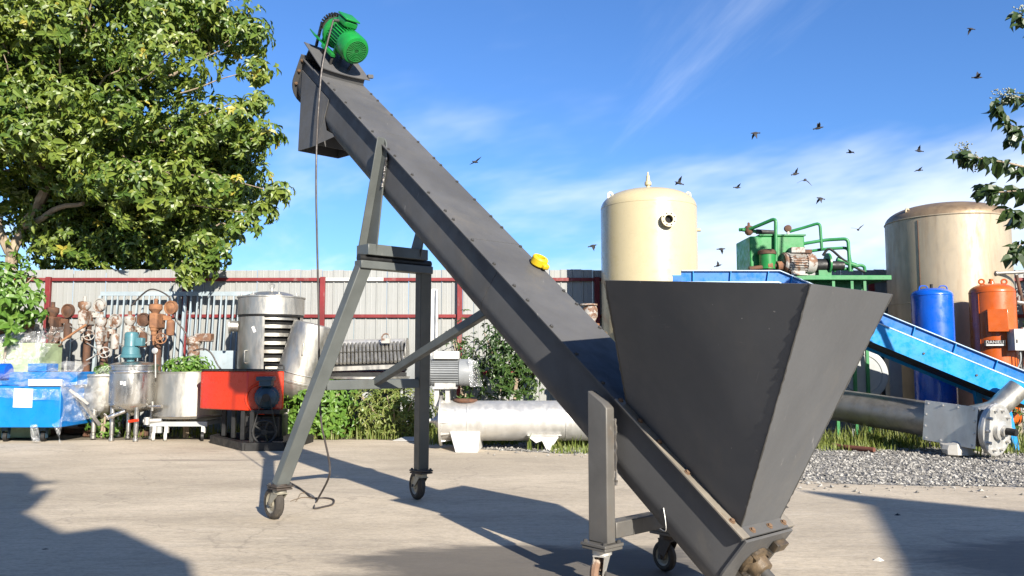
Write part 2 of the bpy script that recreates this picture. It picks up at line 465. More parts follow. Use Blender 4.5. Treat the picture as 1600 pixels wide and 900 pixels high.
M['rustwhite'] = m_rust('rusty_white', (.20,.10,.05), (.10,.05,.03), .7, (.42,.405,.37), .60)
M['rustpipe'] = m_rust('red_brown_pipe', (.155,.048,.028), (.10,.035,.022))
M['film'] = m_film('plastic_film')
M['paper'] = m_paint('paper', (.74,.74,.71), .8, 0, .04, (.5,.45,.4), .15, 8, .05, 0)
M['palegreen'] = m_paint('pale_green', (.42,.52,.30), .5)
M['bark'] = m_rust('bark', (.36,.29,.205), (.19,.145,.10), .9)
M['concrete'] = m_concrete()
M['soil'] = m_ground('soil', (.13,.105,.075), (.20,.165,.115), (.10,.085,.06), .8)
M['gravel'] = m_ground('gravel_bed', (.20,.19,.178), (.26,.248,.228), (.12,.115,.108), .9)
M['stones'] = m_stone('stones', (.09,.086,.08), (.20,.19,.172), (.36,.345,.315))
M['leaf'] = m_leaf('tree_leaf', (.036,.078,.012), (.080,.138,.020), (.185,.222,.036))
M['leafy'] = m_leaf('yellow_leaf', (.30,.27,.04), (.36,.30,.05), (.26,.26,.05))
M['leafd'] = m_leaf('shrub_leaf', (.020,.048,.011), (.035,.075,.016), (.065,.11,.024))
M['leafk'] = m_leaf('branch_leaf', (.010,.026,.006), (.020,.042,.009), (.055,.09,.02), .2)
M['leafb'] = m_leaf('broad_leaf', (.05,.12,.015), (.08,.17,.022), (.13,.22,.038))
M['grass'] = m_leaf('grass_blade', (.08,.13,.022), (.14,.19,.035), (.22,.23,.07), .3, .55)
M['bird'] = m_paint('bird_feather', (.045,.043,.045), .8)
M['shadow_cutout'] = m_paint('shadow_caster_grey', (.40,.40,.38), .7)
M['rock'] = m_rust('concrete_rubble', (.48,.46,.42), (.42,.40,.36), .95)

# ================================================================== setting
def structure(name, mb, mat, smooth=0):
    o = bpy.data.objects.new(name, mk_mesh(name, mb, mat, V((0,0,0)), smooth)); COL.objects.link(o); o['kind'] = 'structure'; return o
g = MB(); g.add([(-400,-400,-.014),(400,-400,-.014),(400,700,-.014),(-400,700,-.014)], [(0,1,2,3)])
structure('ground', g, M['soil'])
g = MB(); g.add([(0.0,7.2,-.007),(30,7.0,-.007),(30,14.9,-.007),(7.0,14.9,-.007),(3.0,13.4,-.007),(-.9,12.4,-.007),(-.9,10.4,-.007)], [(0,1,2,3,4,5,6)])
structure('gravel_bed', g, M['gravel'])
edge = [(-30,12.75),(-9,12.75),(-6,12.8),(-3.4,12.85),(-2.0,12.75),(-1.0,12.2),(-.35,11.5),(.4,11.05),(1.2,10.75),(1.75,10.2),(2.1,9.3),(2.6,8.55),(3.4,8.22),(4.5,8.12),(6,7.95),(9,7.7),(30,7.5)]
pts = []
for i in range(len(edge)-1):
    a, b2 = V(edge[i]), V(edge[i+1]); n = max(1, int((b2-a).length/.07)) if abs(a.x) < 9.5 else 4
    for k in range(n):
        p = a.lerp(b2, k/n); d = (mnoise.noise(V((p.x*1.3,p.y*1.3,0)))*.16 + mnoise.noise(V((p.x*6,p.y*6,3)))*.05)
        pts.append((p.x + d*.5, p.y + d, 0))
pts += [(30,7.5,0),(30,-14,0),(-30,-14,0)]
g = MB(); g.add(pts, [tuple(range(len(pts)))])
structure('concrete_yard', g, M['concrete'])

# gravel stones lying loose on the bed
def in_gravel(x, y):
    for i in range(len(edge)-1):
        if edge[i][0] <= x <= edge[i+1][0]:
            t = (x-edge[i][0])/(edge[i+1][0]-edge[i][0]); return y - (edge[i][1]+t*(edge[i+1][1]-edge[i][1]))
    return -1
mb = MB(); cnt = 0
OCT = [(0,2,4),(2,1,4),(1,3,4),(3,0,4),(2,0,5),(1,2,5),(3,1,5),(0,3,5)]
while cnt < 26000:
    x = rnd.uniform(-.4, 9.5); y = rnd.uniform(7.3, 13.2); e = in_gravel(x, y)
    if e < -.75 or (e < 0 and rnd.random() > .16*math.exp(e*3.2)): continue
    if x < 2 and e > 1.6: continue
    if rnd.random() > (9.5/y)**1.5: continue
    r = rnd.choice((.006,.008,.010,.012,.015,.019,.026)); a = rnd.random()*6.28; ca, sa = math.cos(a), math.sin(a)
    q = [(r*rnd.uniform(.7,1.4),0,0),(-r*rnd.uniform(.7,1.4),0,0),(0,r*rnd.uniform(.6,1.2),0),(0,-r*rnd.uniform(.6,1.2),0),(r*rnd.uniform(-.4,.4),r*rnd.uniform(-.4,.4),r*rnd.uniform(.5,1)),(0,0,-r*.3)]
    mb.add([(x+p[0]*ca-p[1]*sa, y+p[0]*sa+p[1]*ca, p[2]+r*.2-(.006 if e > .05 else 0)) for p in q], OCT); cnt += 1
o = solo('gravel', mb, M['stones'], 'loose pale grey gravel strewn along the edge of the concrete', 'gravel', kind='stuff', smooth=0, recalc=False, loc=V((0,0,0)))
# a few crumbs on the concrete
for i, (px, py, r, lab) in enumerate([(1213,803,.020,'small dark stone on the shaded concrete right of the hopper, farthest right'),(936+466,805,.022,'small dark stone on the concrete near the edge of the right shadow'),(1372,876,.03,'pale chip of stone on the concrete in front at the right'),(1228,793,.02,'dark pebble just right of the hopper foot'),(70,858,.022,'dark scrap lying in the left foreground shadow')]):
    p = gnd(px, py); mb = MB()
    q = [(r*1.3,0,0),(-r*1.1,0,0),(0,r,0),(0,-r*.8,0),(r*.2,r*.1,r*(.7 if i != 4 else .2)),(0,0,-.001)]
    mb.add([(p.x+a, p.y+b2, c) for a, b2, c in q], OCT)
    solo('pebble', mb, M['rock'] if i == 2 else M['black'], lab, 'stone', 'loose crumbs on the concrete', smooth=0)

# ------------------------------------------------------------------ fence
FY = 15.0
fence = Thing('sheet_metal_fence', 'tall pale corrugated sheet metal fence with red rails and posts', 'fence', (0, FY, 0))
pm = MB(); prof = [(0,0),(.010,-.020),(.028,-.020),(.038,0),(.095,-.001),(.105,-.004),(.115,-.001),(.1985,0),(.1985,.004),(0,.004)]
pm.prism([(x, y, 0) for x, y in prof], (0,0,2.88))
panel_me = mk_mesh('panel', pm, M['fence'], smooth=0)
for i in range(150):
    x = -14.6 + i*.1985
    fence.inst('panel', panel_me, Matrix.Translation((x, FY + rnd.uniform(-.002,.002), 0)) @ Matrix.Rotation(R(rnd.uniform(-.12,.12)), 4, 'Y') @ Matrix.Diagonal((1,1,1+rnd.uniform(-.004,.004),1)))
posts = [-3.45 + 2.5*k for k in range(-4, 8)]
for i, x in enumerate(posts):
    fence.part('post', MB().bx(x-.045, x+.045, FY-.125, FY-.062, 0, 2.74), M['redrail'], bevel=.004)
    if i < len(posts)-1:
        for z in (2.70, 2.03, 1.0):
            if z == 2.70 and abs(x+3.45) < .1:
                fence.part('rail', MB().bx(x-.045, x+1.1, FY-.061, FY-.021, z-.03, z+.03), M['whitep'], bevel=.003, label='bare unpainted stretch of the top rail')
                fence.part('rail', MB().bx(x+1.1, x+2.455, FY-.061, FY-.021, z-.03, z+.03), M['redrail'], bevel=.003)
            else:
                fence.part('rail', MB().bx(x-.045, x+2.455, FY-.061, FY-.021, z-.03, z+.03), M['redrail'], bevel=.003)

# ------------------------------------------------------------------ unseen cutouts added behind the camera, outlined to cast the foreground shadows
def caster_pt(px, py, Yc):
    s = gnd(px, py); z = (s.y - Yc)/K.y; return V((s.x - K.x*z, Yc, z))
Yc = -2.6
wk = Thing('left_shadow_caster', 'unseen grey cutout behind the viewer, shaped to cast the left foreground shadow', 'shadow caster', (-2, Yc, 0))
poly = [caster_pt(x, y, Yc) for x, y in [(40,738),(62,752),(58,762),(40,800),(100,832),(172,823),(190,828),(275,868),(297,876)]]
poly = [V((-6,Yc,poly[0].z+.25))] + poly + [V((poly[-1].x-.02,Yc,0)), V((-6,Yc,0))]
wk.part('shadow_cutout', MB().prism(poly, (0,-.12,0)), M['shadow_cutout'])
a1, a2, a3 = caster_pt(64,753,Yc), caster_pt(71,766,Yc), caster_pt(38,797,Yc)
wk.part('shadow_arm', MB().beam(a2, a3, .09, .09).beam(a1+V((-.2,0,0)), caster_pt(84,754,Yc), .07, .05), M['shadow_cutout'])
wk2 = Thing('right_shadow_caster', 'unseen grey cutout behind the viewer, shaped to cast the right foreground shadow', 'shadow caster', (9, Yc, 0))
poly = [caster_pt(x, y, Yc) for x, y in [(1407,905),(1398,870),(1376,830),(1352,786),(1250,766),(1350,774),(1600,799)]]  # added right-hand caster, outline projected back from its ground shadow
poly = [V((poly[0].x+.03,Yc,0))] + poly + [V((16,Yc,poly[-1].z-.9)), V((16,Yc,0))]
wk2.part('shadow_cutout', MB().prism(poly, (0,-.12,0)), M['shadow_cutout'])

# ================================================================== the screw conveyor
AZ, TH = 0.8354, 0.6774
cu = V((-math.cos(AZ), math.sin(AZ), 0)); cv = V((math.sin(AZ), math.cos(AZ), 0)); cz = V((0,0,1))
cd = cu*math.cos(TH) + cz*math.sin(TH); cn = cz*math.cos(TH) - cu*math.sin(TH)
CB = V((1.2354, 4.0371, 0.3804)); CG = V((CB.x, CB.y, 0))
def W(s, v, n): return CB + cd*s + cv*v + cn*n
def U(u, v, z): return CG + cu*u + cv*v + cz*z
PW = .2346; TW = .196; SEND = 5.62
conv = Thing('screw_conveyor', 'large inclined charcoal grey screw conveyor on caster legs in the foreground', 'conveyor', U(.6,0,0))
# cover plates (three lengths butted together)
for s0, s1 in ((.985, 2.60), (2.604, 4.20), (4.204, 5.36)):
    conv.part('cover_plate', MB().prism([W(s0,-PW,0), W(s1,-PW,0), W(s1,PW,0), W(s0,PW,0)], cn*.008), M['convey'], bevel=.0015)
# trough lips under the cover
for sg in (-1, 1):
    mb = MB(); mb.prism([W(0,sg*(TW-.002),-.010), W(SEND,sg*(TW-.002),-.010), W(SEND,sg*(PW-.006),-.010), W(0,sg*(PW-.006),-.010)], cn*.009)
    conv.part('trough_lip', mb, M['convey'])
# trough shell
prof = [(-TW, -.011), (-TW, -.235)]
for i in range(1, 17):
    a = math.pi + math.pi*i/16
    prof.append((TW*math.cos(a), -.235 + TW*.84*math.sin(a)))
prof += [(TW, -.011)]
def shell(s0, s1, pr, th=.006):
    mb = MB(); inner = [(v*(1-th/TW), n if i in (0, len(pr)-1) else n+th*.9) for i, (v, n) in enumerate(pr)]
    loop = pr + inner[::-1]; n = len(loop)
    mb.add([W(s0, v, k) for v, k in loop] + [W(s1, v, k) for v, k in loop],
           [(i, (i+1)%n, n+(i+1)%n, n+i) for i in range(n)])
    m = len(pr)
    for o2 in (0, n):
        mb.f += [(o2+i, o2+i+1, o2+n-2-i, o2+n-1-i) for i in range(m-1)]
    return mb
trough = conv.part('trough', shell(0.0, 2.25, prof), M['convey'], smooth=25)
conv.part('trough', shell(2.253, SEND, prof), M['convey'], smooth=25)
# screw inside the trough
mb = MB(); mb.cyl(W(-.1,0,-.19), W(SEND+.05,0,-.19), .035, n=14)
n = 260; base = len(mb.v)
for i in range(n+1):
    s = .02 + (SEND-.05)*i/n; a = 2*math.pi*s/.28
    mb.v += [W(s, .03*math.cos(a), -.19+.03*math.sin(a)), W(s, .155*math.cos(a), -.19+.155*math.sin(a))]
mb.f += [(base+2*i, base+2*i+1, base+2*i+3, base+2*i+2) for i in range(n)]
conv.part('screw', mb, M['greysteel'])
# end plates
def endplate(s, rad, top, th):
    pl = [(-rad, top)] + [(rad*math.cos(math.pi+math.pi*i/20), -.19+rad*math.sin(math.pi+math.pi*i/20)) for i in range(21)] + [(rad, top)]
    return MB().prism([W(s, v, k) for v, k in pl], cd*th)
low = conv.part('end_plate', endplate(-.016, TW+.012, -.004, .014), M['convey'], bevel=.002)
head = conv.part('end_plate', endplate(SEND+.002, PW+.012, .03, .016), M['convey'], bevel=.002)
# bearing at the low end
mb = MB(); mb.lathe(W(-.018,0,-.17), -cd, [(.085,0),(.085,.018),(.062,.026),(.055,.075),(.035,.08)], 24)
for a in (45,135,225,315):
    v0, n0 = .078*math.cos(R(a)), .078*math.sin(R(a)); mb.cyl(W(-.018,v0,-.17+n0), W(-.055,v0,-.17+n0), .014, n=6)
be = conv.part('bearing_housing', mb, M['bearing'])
conv.part('shaft_end', MB().cyl(W(-.09,0,-.17), W(-.15,0,-.17), .030, n=16), M['boltdark'], be)
conv.part('motor_lug', MB().box(W(-.035,.12,-.075), (.10,.035,.05), (cv,cd,cn)), M['bearing'], low, bevel=.004)
# bolts
bm_ = MB(); bm_.lathe((0,0,0), (0,0,1), [(.0135,0),(.0135,.003),(.011,.003),(.011,.011),(.008,.013)], 6)
bolt_dark = mk_mesh('bolt', bm_, M['boltdark'], smooth=0)
bolt_rust = mk_mesh('bolt', bm_, M['boltrust'], smooth=0)
bm2 = MB(); bm2.lathe((0,0,0), (0,0,1), [(.018,0),(.018,.003),(.012,.003),(.012,.011),(.009,.013)], 6)
bolt_big = mk_mesh('bolt', bm2, M['boltrust'], smooth=0)
s = 1.10
while s < 5.3:
    for sg in (-1, 1):
        conv.inst('bolt', bolt_dark, mw_from(W(s+rnd.uniform(-.02,.02), sg*(PW-.020), .008), cd, cv, cn))
    s += .262 if rnd.random() < .7 else .14
# hopper: flange ring, four plates, rim
HA, HB_ = .985, .0
WB, WT = .349/2, .7979/2
ZT, UL, UR, VS = 1.525, .6797, -.4624, .0991
hp = conv.part('hopper_flange', MB().prism([W(HB_,-PW,.0005), W(HA-.003,-PW,.0005), W(HA-.003,-WB,.0005), W(HB_,-WB,.0005)], cn*.010), M['flange'], bevel=.0015)
conv.part('hopper_flange', MB().prism([W(HB_,PW,.0005), W(HA-.003,PW,.0005), W(HA-.003,WB,.0005), W(HB_,WB,.0005)], cn*.010), M['flange'], bevel=.0015)
conv.part('hopper_flange', MB().prism([W(HB_,-WB,.0008), W(HB_,WB,.0008), W(HB_+.0584,WB,.0008), W(HB_+.0584,-WB,.0008)], cn*.0095), M['convey'])
conv.part('hopper_flange', MB().prism([W(.9336,-WB,.0008), W(.9336,WB,.0008), W(HA-.003,WB,.0008), W(HA-.003,-WB,.0008)], cn*.0095), M['convey'])
Tt = lambda u, v, dz=0: U(u, v, ZT+dz)
b_nl, b_nr, b_fl, b_fr = W(.9336,-WB,.004), W(.0584,-WB,.004), W(.9336,WB,.004), W(.0584,WB,.004)
t_nl, t_nr, t_fl, t_fr = Tt(UL,-WT,VS), Tt(UR,-WT), Tt(UL,WT,VS), Tt(UR,WT)
_eye = V((0,0,CAM_H)); t_nl = _eye+(t_nl-_eye)*.938; t_nr = _eye+(t_nr-_eye)*.938
cen = (b_nl+b_nr+b_fl+b_fr+t_nl+t_nr+t_fl+t_fr)/8
def plate(q, th=.005, N=14):
    # four corner points -> gently uneven sheet with thickness
    mb = MB(); nrm = (q[1]-q[0]).cross(q[3]-q[0]).normalized()
    if nrm.dot(cen-q[0]) < 0: nrm = -nrm
    for L in (0, 1):
        for j in range(N+1):
            for i in range(N+1):
                a, b2 = i/N, j/N
                p = (q[0]*(1-a)+q[1]*a)*(1-b2) + (q[3]*(1-a)+q[2]*a)*b2
                e = min(a,1-a,b2,1-b2)*4
                w = mnoise.noise(p*1.6)*.007*min(1,e)
                mb.v.append(p + nrm*(w + L*th))
    o1 = (N+1)**2
    for j in range(N):
        for i in range(N):
            k = j*(N+1)+i
            mb.f.append((k,k+1,k+N+2,k+N+1)); mb.f.append((o1+k,o1+k+N+1,o1+k+N+2,o1+k+1))
    for i in range(N):
        for (k, k2) in ((i,i+1),(N*(N+1)+i+1,N*(N+1)+i),((i+1)*(N+1),i*(N+1)),(i*(N+1)+N,(i+1)*(N+1)+N)):
            mb.f.append((k2,k,o1+k,o1+k2))
    return mb
hop = conv.part('hopper', plate([b_nr, b_nl, t_nl, t_nr]), M['hopper'], label='dark shaded near side of the hopper')
conv.part('side_panel', plate([b_fr, b_nr, t_nr, t_fr]), M['hopper'], hop, label='sunlit end panel of the hopper')
conv.part('side_panel', plate([b_fl, b_fr, t_fr, t_fl]), M['hopper'], hop)
conv.part('side_panel', plate([b_nl, b_fl, t_fl, t_nl]), M['hopper'], hop)
for a, b2 in ((b_nr,t_nr),(b_nl,t_nl),(b_fr,t_fr)):
    pts = [a.lerp(b2, i/60) + V((rnd.uniform(-1,1),rnd.uniform(-1,1),0))*.0012 for i in range(61)]
    conv.part('weld_seam', MB().tube(pts, [.0042+rnd.uniform(-.0016,.0016) for _ in pts], 6), M['boltdark'], hop)
for i, s in enumerate((.10,.42,.64,.80,.965)):
    for sg in (-1,1): conv.inst('bolt', bolt_big, mw_from(W(s, sg*(PW-.03), .0105), cd, cv, cn), hp)
for v in (-.12, .03, .16): conv.inst('bolt', bolt_big, mw_from(W(.028, v, .0105), cd, cv, cn), hp)
# front posts
def tapered_post(u0, v0, z0, z1a, z1b, wu, wv):
    q = [(u0+wu/2, z0), (u0-wu/2, z0), (u0-wu/2, z1b-.03), (u0-wu/2+.03, z1b), (u0+wu/2, z1a)]
    return MB().prism([U(a, v0-wv/2, b2) for a, b2 in q], cv*wv)
UWH, VWH = .8157, .285
for sg in (-1, 1):
    po = conv.part('front_post', tapered_post(UWH, sg*VWH, .250, 1.045, .985, .135, .064), M['post'], bevel=.006)
    pts = [U(UWH-.069, sg*(VWH-.036), .55+.35*i/24) + V((rnd.uniform(-1,1),rnd.uniform(-1,1),rnd.uniform(-1,1)))*.003 for i in range(25)]
    conv.part('weld_seam', MB().tube(pts, [.008+rnd.uniform(-.002,.003) for _ in pts], 6), M['weld'], po)
    conv.part('post_plate', MB().box(U(UWH, sg*VWH, .242), (.175,.15,.016), (cu,cv,cz)).box(U(UWH, sg*VWH, .224), (.165,.14,.016), (cu,cv,cz)), M['post'], po, bevel=.003)
    for a in (-1,1):
        for b2 in (-1,1): conv.inst('bolt', bolt_dark, mw_from(U(UWH+a*.068, sg*VWH+b2*.055, .250), cu, cv, cz), po)
conv.part('cross_bar', MB().beam(U(UWH-.03,-VWH+.033,.315), U(UWH-.03,VWH-.033,.315), .085, .085), M['post'], bevel=.006)
# casters
def caster(top, ground, axis, wr, ww, wheelmat, rim=True, forkm=None, yawed=None):
    ax = V(axis).normalized(); fw = ax.cross(cz).normalized()
    hub = V((ground.x, ground.y, wr))
    fk = MB(); forkm = forkm or M['casterfork']
    fk.cyl(V((top.x,top.y,top.z-.028)), V((top.x,top.y,top.z)), .052, n=20)
    for sg in (-1,1):
        o2 = ax*(sg*(ww/2+.009))
        q = [V((top.x,top.y,top.z-.03))+fw*.05, V((top.x,top.y,top.z-.03))-fw*.05, hub-fw*.018-cz*.016, hub+fw*.018-cz*.016]
        fk.prism([p+o2-ax*.0025 for p in q], ax*.005)
    fk.box(V((top.x,top.y,top.z-.032)), (ww+.03,.10,.006), (ax,fw,cz))
    f = conv.part('caster_fork', fk, forkm)
    wm = MB()
    wm.lathe(hub-ax*(ww/2), ax, [(wr*.62,0),(wr*.80,-.002),(wr*.93,ww*.10),(wr,ww*.30),(wr,ww*.70),(wr*.93,ww*.90),(wr*.80,ww+.002),(wr*.62,ww)], 30, cap=False)
    w = conv.part('caster_wheel', wm, wheelmat, f)
    if rim:
        rm = MB().lathe(hub-ax*(ww*.46), ax, [(.012,.0),(wr*.22,.0),(wr*.30,ww*.16),(wr*.50,ww*.2),(wr*.63,ww*.04),(wr*.63,ww*.88),(wr*.50,ww*.72),(wr*.3,ww*.76),(wr*.22,ww*.92),(.012,ww*.92)], 26)
        conv.part('wheel_rim', rm, M['casterfork'], f)
    conv.part('axle', MB().cyl(hub-ax*(ww/2+.022), hub+ax*(ww/2+.022), .012, n=10), M['boltdark'], f)
for sg in (-1,1):
    caster(U(UWH, sg*VWH, .216), U(UWH+.03, sg*VWH, 0), (.86,.40*sg,0) if sg<0 else (.8,.55,0), .085, .042, M['rustwheel'] if sg < 0 else M['rubber'], rim=sg>0, forkm=M['alu'] if sg<0 else M['casterdark'])  # far fork gets the dark material: hopper shade painted in
# rear A-frame
UF, VF, UT, VT_, ZA = 3.8203, .671, 3.2132, .2764, 1.955
legz = .262
for sg in (-1,1):
    ft, tp_ = U(UF-.07, sg*(VF-.01), legz), U(UT, sg*VT_, ZA)
    lg = conv.part('rear_leg', MB().beam(ft, tp_, .082, .105, up=cv), M['convey_leg'], bevel=.006)
    tp2 = U(UF-.07, sg*(VF-.01), legz)
    mbp = MB().box(tp2-cz*.004, (.17,.135,.014), (cu,cv,cz)).box(tp2-cz*.022, (.165,.13,.014), (cu,cv,cz))
    mbp.cyl(tp2-cz*.03, tp2+cz*.012, .062, n=16)
    conv.part('leg_plate', mbp, M['casterdark'], lg, bevel=.004)
    for a in (-1,1):
        for b2 in (-1,1): conv.inst('bolt', bolt_dark, mw_from(tp2+cu*(a*.068)+cv*(b2*.05)+cz*.003, cu, cv, cz), lg)
    caster(tp2-cz*.028, U(UF, sg*VF, 0), (.72,.69,0) if sg<0 else (.86,.51,0), .124, .064, M['rubber'])
tcb = (1.02-legz)/(ZA-legz)
pl_, pr_ = [U(UF-.07,sg*(VF-.01),legz).lerp(U(UT,sg*VT_,ZA), tcb) for sg in (-1,1)]
conv.part('cross_bar', MB().beam(pl_.lerp(pr_,.06), pl_.lerp(pr_,.94), .08, .075), M['convey_leg'], bevel=.005)
conv.part('top_bar', MB().beam(U(UT,-VT_-.06,ZA-.018), U(UT,VT_+.06,ZA-.018), .10, .06), M['convey_leg'], bevel=.005)
conv.part('pivot_bar', MB().cyl(U(UT+.01,-VT_-.05,ZA+.035), U(UT+.01,VT_+.07,ZA+.035), .030, n=14), M['black'])
conv.part('diagonal_brace', MB().beam(pl_.lerp(pr_,.52)+cz*.01, W(2.30,-.06,-.37), .058, .058), M['convey_leg'], bevel=.005)
# yoke that carries the trough
zy = ZA+.07
for sg in (-1,1):
    hy = 1.0 if sg < 0 else .66
    q = [(UT+.115, zy), (UT-.055, zy), (UT-.135, zy+.50*hy), (UT-.19, zy+.72*hy), (UT-.175, zy+.84*hy), (UT-.15, zy+.88*hy)]
    mb = MB().prism([U(a, sg*(TW+.006), b2) for a, b2 in q], cv*(sg*.012))
    mb.prism([U(UT+.115, sg*(TW+.018), zy), U(UT-.15, sg*(TW+.018), zy+.88*hy), U(UT-.16, sg*(TW+.018), zy+.88*hy), U(UT+.10, sg*(TW+.018), zy)], cv*(sg*.065))
    yk = conv.part('yoke_plate', mb, M['convey_leg'], bevel=.003)
    pts = [U(UT-.132-.055*i/30, sg*(TW+.02), zy+.50+.22*i/30) + V((rnd.uniform(-1,1),rnd.uniform(-1,1),rnd.uniform(-1,1)))*.004 for i in range(31)]
    conv.part('weld_seam', MB().tube(pts, [.008+rnd.uniform(-.002,.003) for _ in pts], 6), M['weld'], yk)
conv.part('yoke_base', MB().box(U(UT+.03, 0, zy+.03), (.17, 2*(TW+.085), .085), (cu,cv,cz)), M['convey_leg'], bevel=.005)
# discharge chute at the head
SC0, SC1 = 4.93, 5.60
ua, ub = SC0*math.cos(TH), SC1*math.cos(TH)
zb = 3.08
cw = TW+.004
def wz(s, n): return CB.z + s*math.sin(TH) + n*math.cos(TH)
def pu(s, n): return s*math.cos(TH) - n*math.sin(TH)
near_q = lambda v: [U(pu(4.98,-.10), v, wz(4.98,-.10)), U(pu(5.60,-.10), v, wz(5.60,-.10)), U(4.47, v, zb), U(4.12, v, zb-.015)]
ch = conv.part('discharge_chute', MB().prism(near_q(-cw-.006), cv*.006), M['convey'])
conv.part('chute_side', MB().prism(near_q(cw), cv*.006), M['convey'], ch)
conv.part('chute_side', MB().prism([U(4.47,-cw,zb), U(4.47,cw,zb), U(pu(5.60,-.10),cw,wz(5.60,-.10)), U(pu(5.60,-.10),-cw,wz(5.60,-.10))], cu*.006), M['convey'], ch)
conv.part('chute_side', MB().prism([U(4.12,-cw,zb-.015), U(4.12,cw,zb-.015), U(pu(4.98,-.3),cw,wz(4.98,-.3)), U(pu(4.98,-.3),-cw,wz(4.98,-.3))], cu*.006), M['convey'], ch)
conv.part('chute_gusset', MB().add([U(4.12,-cw-.008,zb-.01), U(3.86,-cw+.03,zb+.02), U(pu(4.86,-.33),-cw+.01,wz(4.86,-.33)), U(pu(5.0,-.2),-cw-.008,wz(5.0,-.2))], [(0,1,2,3)]), M['convey'], ch)
for n0, v0 in ((-.02,-.225),(-.12,-.222),(-.24,-.21)):
    conv.inst('bolt', bolt_big, mw_from(W(SEND+.001, v0, n0), cn, -cv, -cd), head)
# motor saddle: curved plate on the head of the cover
mb = MB(); N = 12
def saddle(i):
    t = i/N; return (-PW-.01 + (2*PW+.02)*t, .006 + .0*t)
top = []
for i in range(N+1):
    v = -PW-.012 + (2*PW+.024)*i/N; x = (i/N-.5)*2
    top.append((v, .012 + .085*(1-abs(x)**1.6)*0 + .055 + .012*abs(x)**2))
mb2 = MB()
for i in range(N):
    (v0, n0), (v1, n1) = top[i], top[i+1]
    mb2.prism([W(5.22,v0,n0), W(5.66,v0,n0+.05), W(5.66,v1,n1+.05), W(5.22,v1,n1)], cn*.008)
sad = conv.part('motor_saddle', mb2, M['convey'])
mb = MB()
for s0 in (5.24, 5.60):
    q = [W(s0,-PW+.02,.008)] + [W(s0,v,n0-.001+(.05*(s0-5.22)/.44)) for v, n0 in top[1:-1]] + [W(s0,PW-.02,.008)]
    mb.prism(q, cd*.01)
conv.part('saddle_web', mb, M['convey'], sad)
conv.part('saddle_bolt', MB().beam(W(5.26,PW+.0,.10), W(5.26,PW+.05,.11), .03, .03), M['convey'], sad)
# gear motor (axis parallel to the trough)
MN = .315; MV = -.01
def MW(s, v, n): return W(s if s > 5.6 else 5.62-(5.62-s)*1.08, MV+v*1.18, MN+n*1.18)
mo = MB().lathe(MW(5.62,0,0), -cd, [(.03,0),(.118,.0),(.139,.02),(.139,.054),(.112,.065),(.108,.097),(.108,.29),(.123,.294),(.127,.302),(.127,.416),(.116,.443),(.092,.4515)], 36)
motor = conv.part('motor', mo, M['green'], smooth=28)
mb = MB()
for i in range(30):
    a = 2*math.pi*i/30
    mb.beam(MW(5.55, .098*math.cos(a), .098*math.sin(a)), MW(5.355, .098*math.cos(a), .098*math.sin(a)), .004, .016, up=cv*math.cos(a)+cn*math.sin(a))
conv.part('cooling_fins', mb, M['green'], motor)
fg = MB().cyl(W(5.1684,MV,MN), W(5.1670,MV,MN), .090, n=30)
grille = conv.part('fan_grille', fg, M['greendark'], motor)
mb = MB()
for r0 in (.021,.035,.049,.063,.077,.091): mb.torus(W(5.1655,MV,MN), cd, r0, .0026, 30, 6)
for i in range(24):
    a = 2*math.pi*i/24; mb.beam(W(5.1655,MV+.021*math.cos(a),MN+.021*math.sin(a)), W(5.1655,MV+.091*math.cos(a),MN+.091*math.sin(a)), .0035, .0035)
conv.part('grille_ring', mb, M['greenmat'], grille)
tb = MB().box(MW(5.475,-.01,.125), (.17,.125,.060), (cd,cv,cn))
tbx = conv.part('terminal_box', tb, M['green'], motor, bevel=.014)
conv.part('box_lid', MB().box(MW(5.475,-.01,.162), (.185,.138,.016), (cd,cv,cn)), M['green'], tbx, bevel=.006)
conv.part('cable_gland', MB().cyl(MW(5.50,-.07,.11), MW(5.49,-.115,.105), .014, n=10), M['boltdark'], tbx)
gb = MB().box(MW(5.615,0,-.02), (.05,.20,.22), (cd,cv,cn)); gb.lathe(MW(5.63,0,0), cd, [(.085,0),(.07,.045),(.04,.055)], 24)
conv.part('gear_case', gb, M['green'], motor, bevel=.01)
mb = MB()
for v in (-.085,.085):
    mb.box(MW(5.46,v,-.115), (.24,.045,.03), (cd,cv,cn)); mb.box(MW(5.55,v*.85,-.075), (.03,.03,.09), (cd,cv,cn)); mb.box(MW(5.38,v*.85,-.075), (.03,.03,.09), (cd,cv,cn))
conv.part('motor_foot', mb, M['green'], motor, bevel=.004)
for s0 in (5.36, 5.55):
    for v in (-.085,.085): conv.part('mount_stud', MB().cyl(MW(s0,v,-.14), W(s0,MV+v,.04), .012, n=8), M['boltdark'], motor)
conv.part('guard_plate', MB().prism([MW(5.56,-.19,-.06), MW(5.66,-.19,-.05), MW(5.68,-.05,-.12), MW(5.56,-.05,-.13)], cn*.012), M['green'], motor)
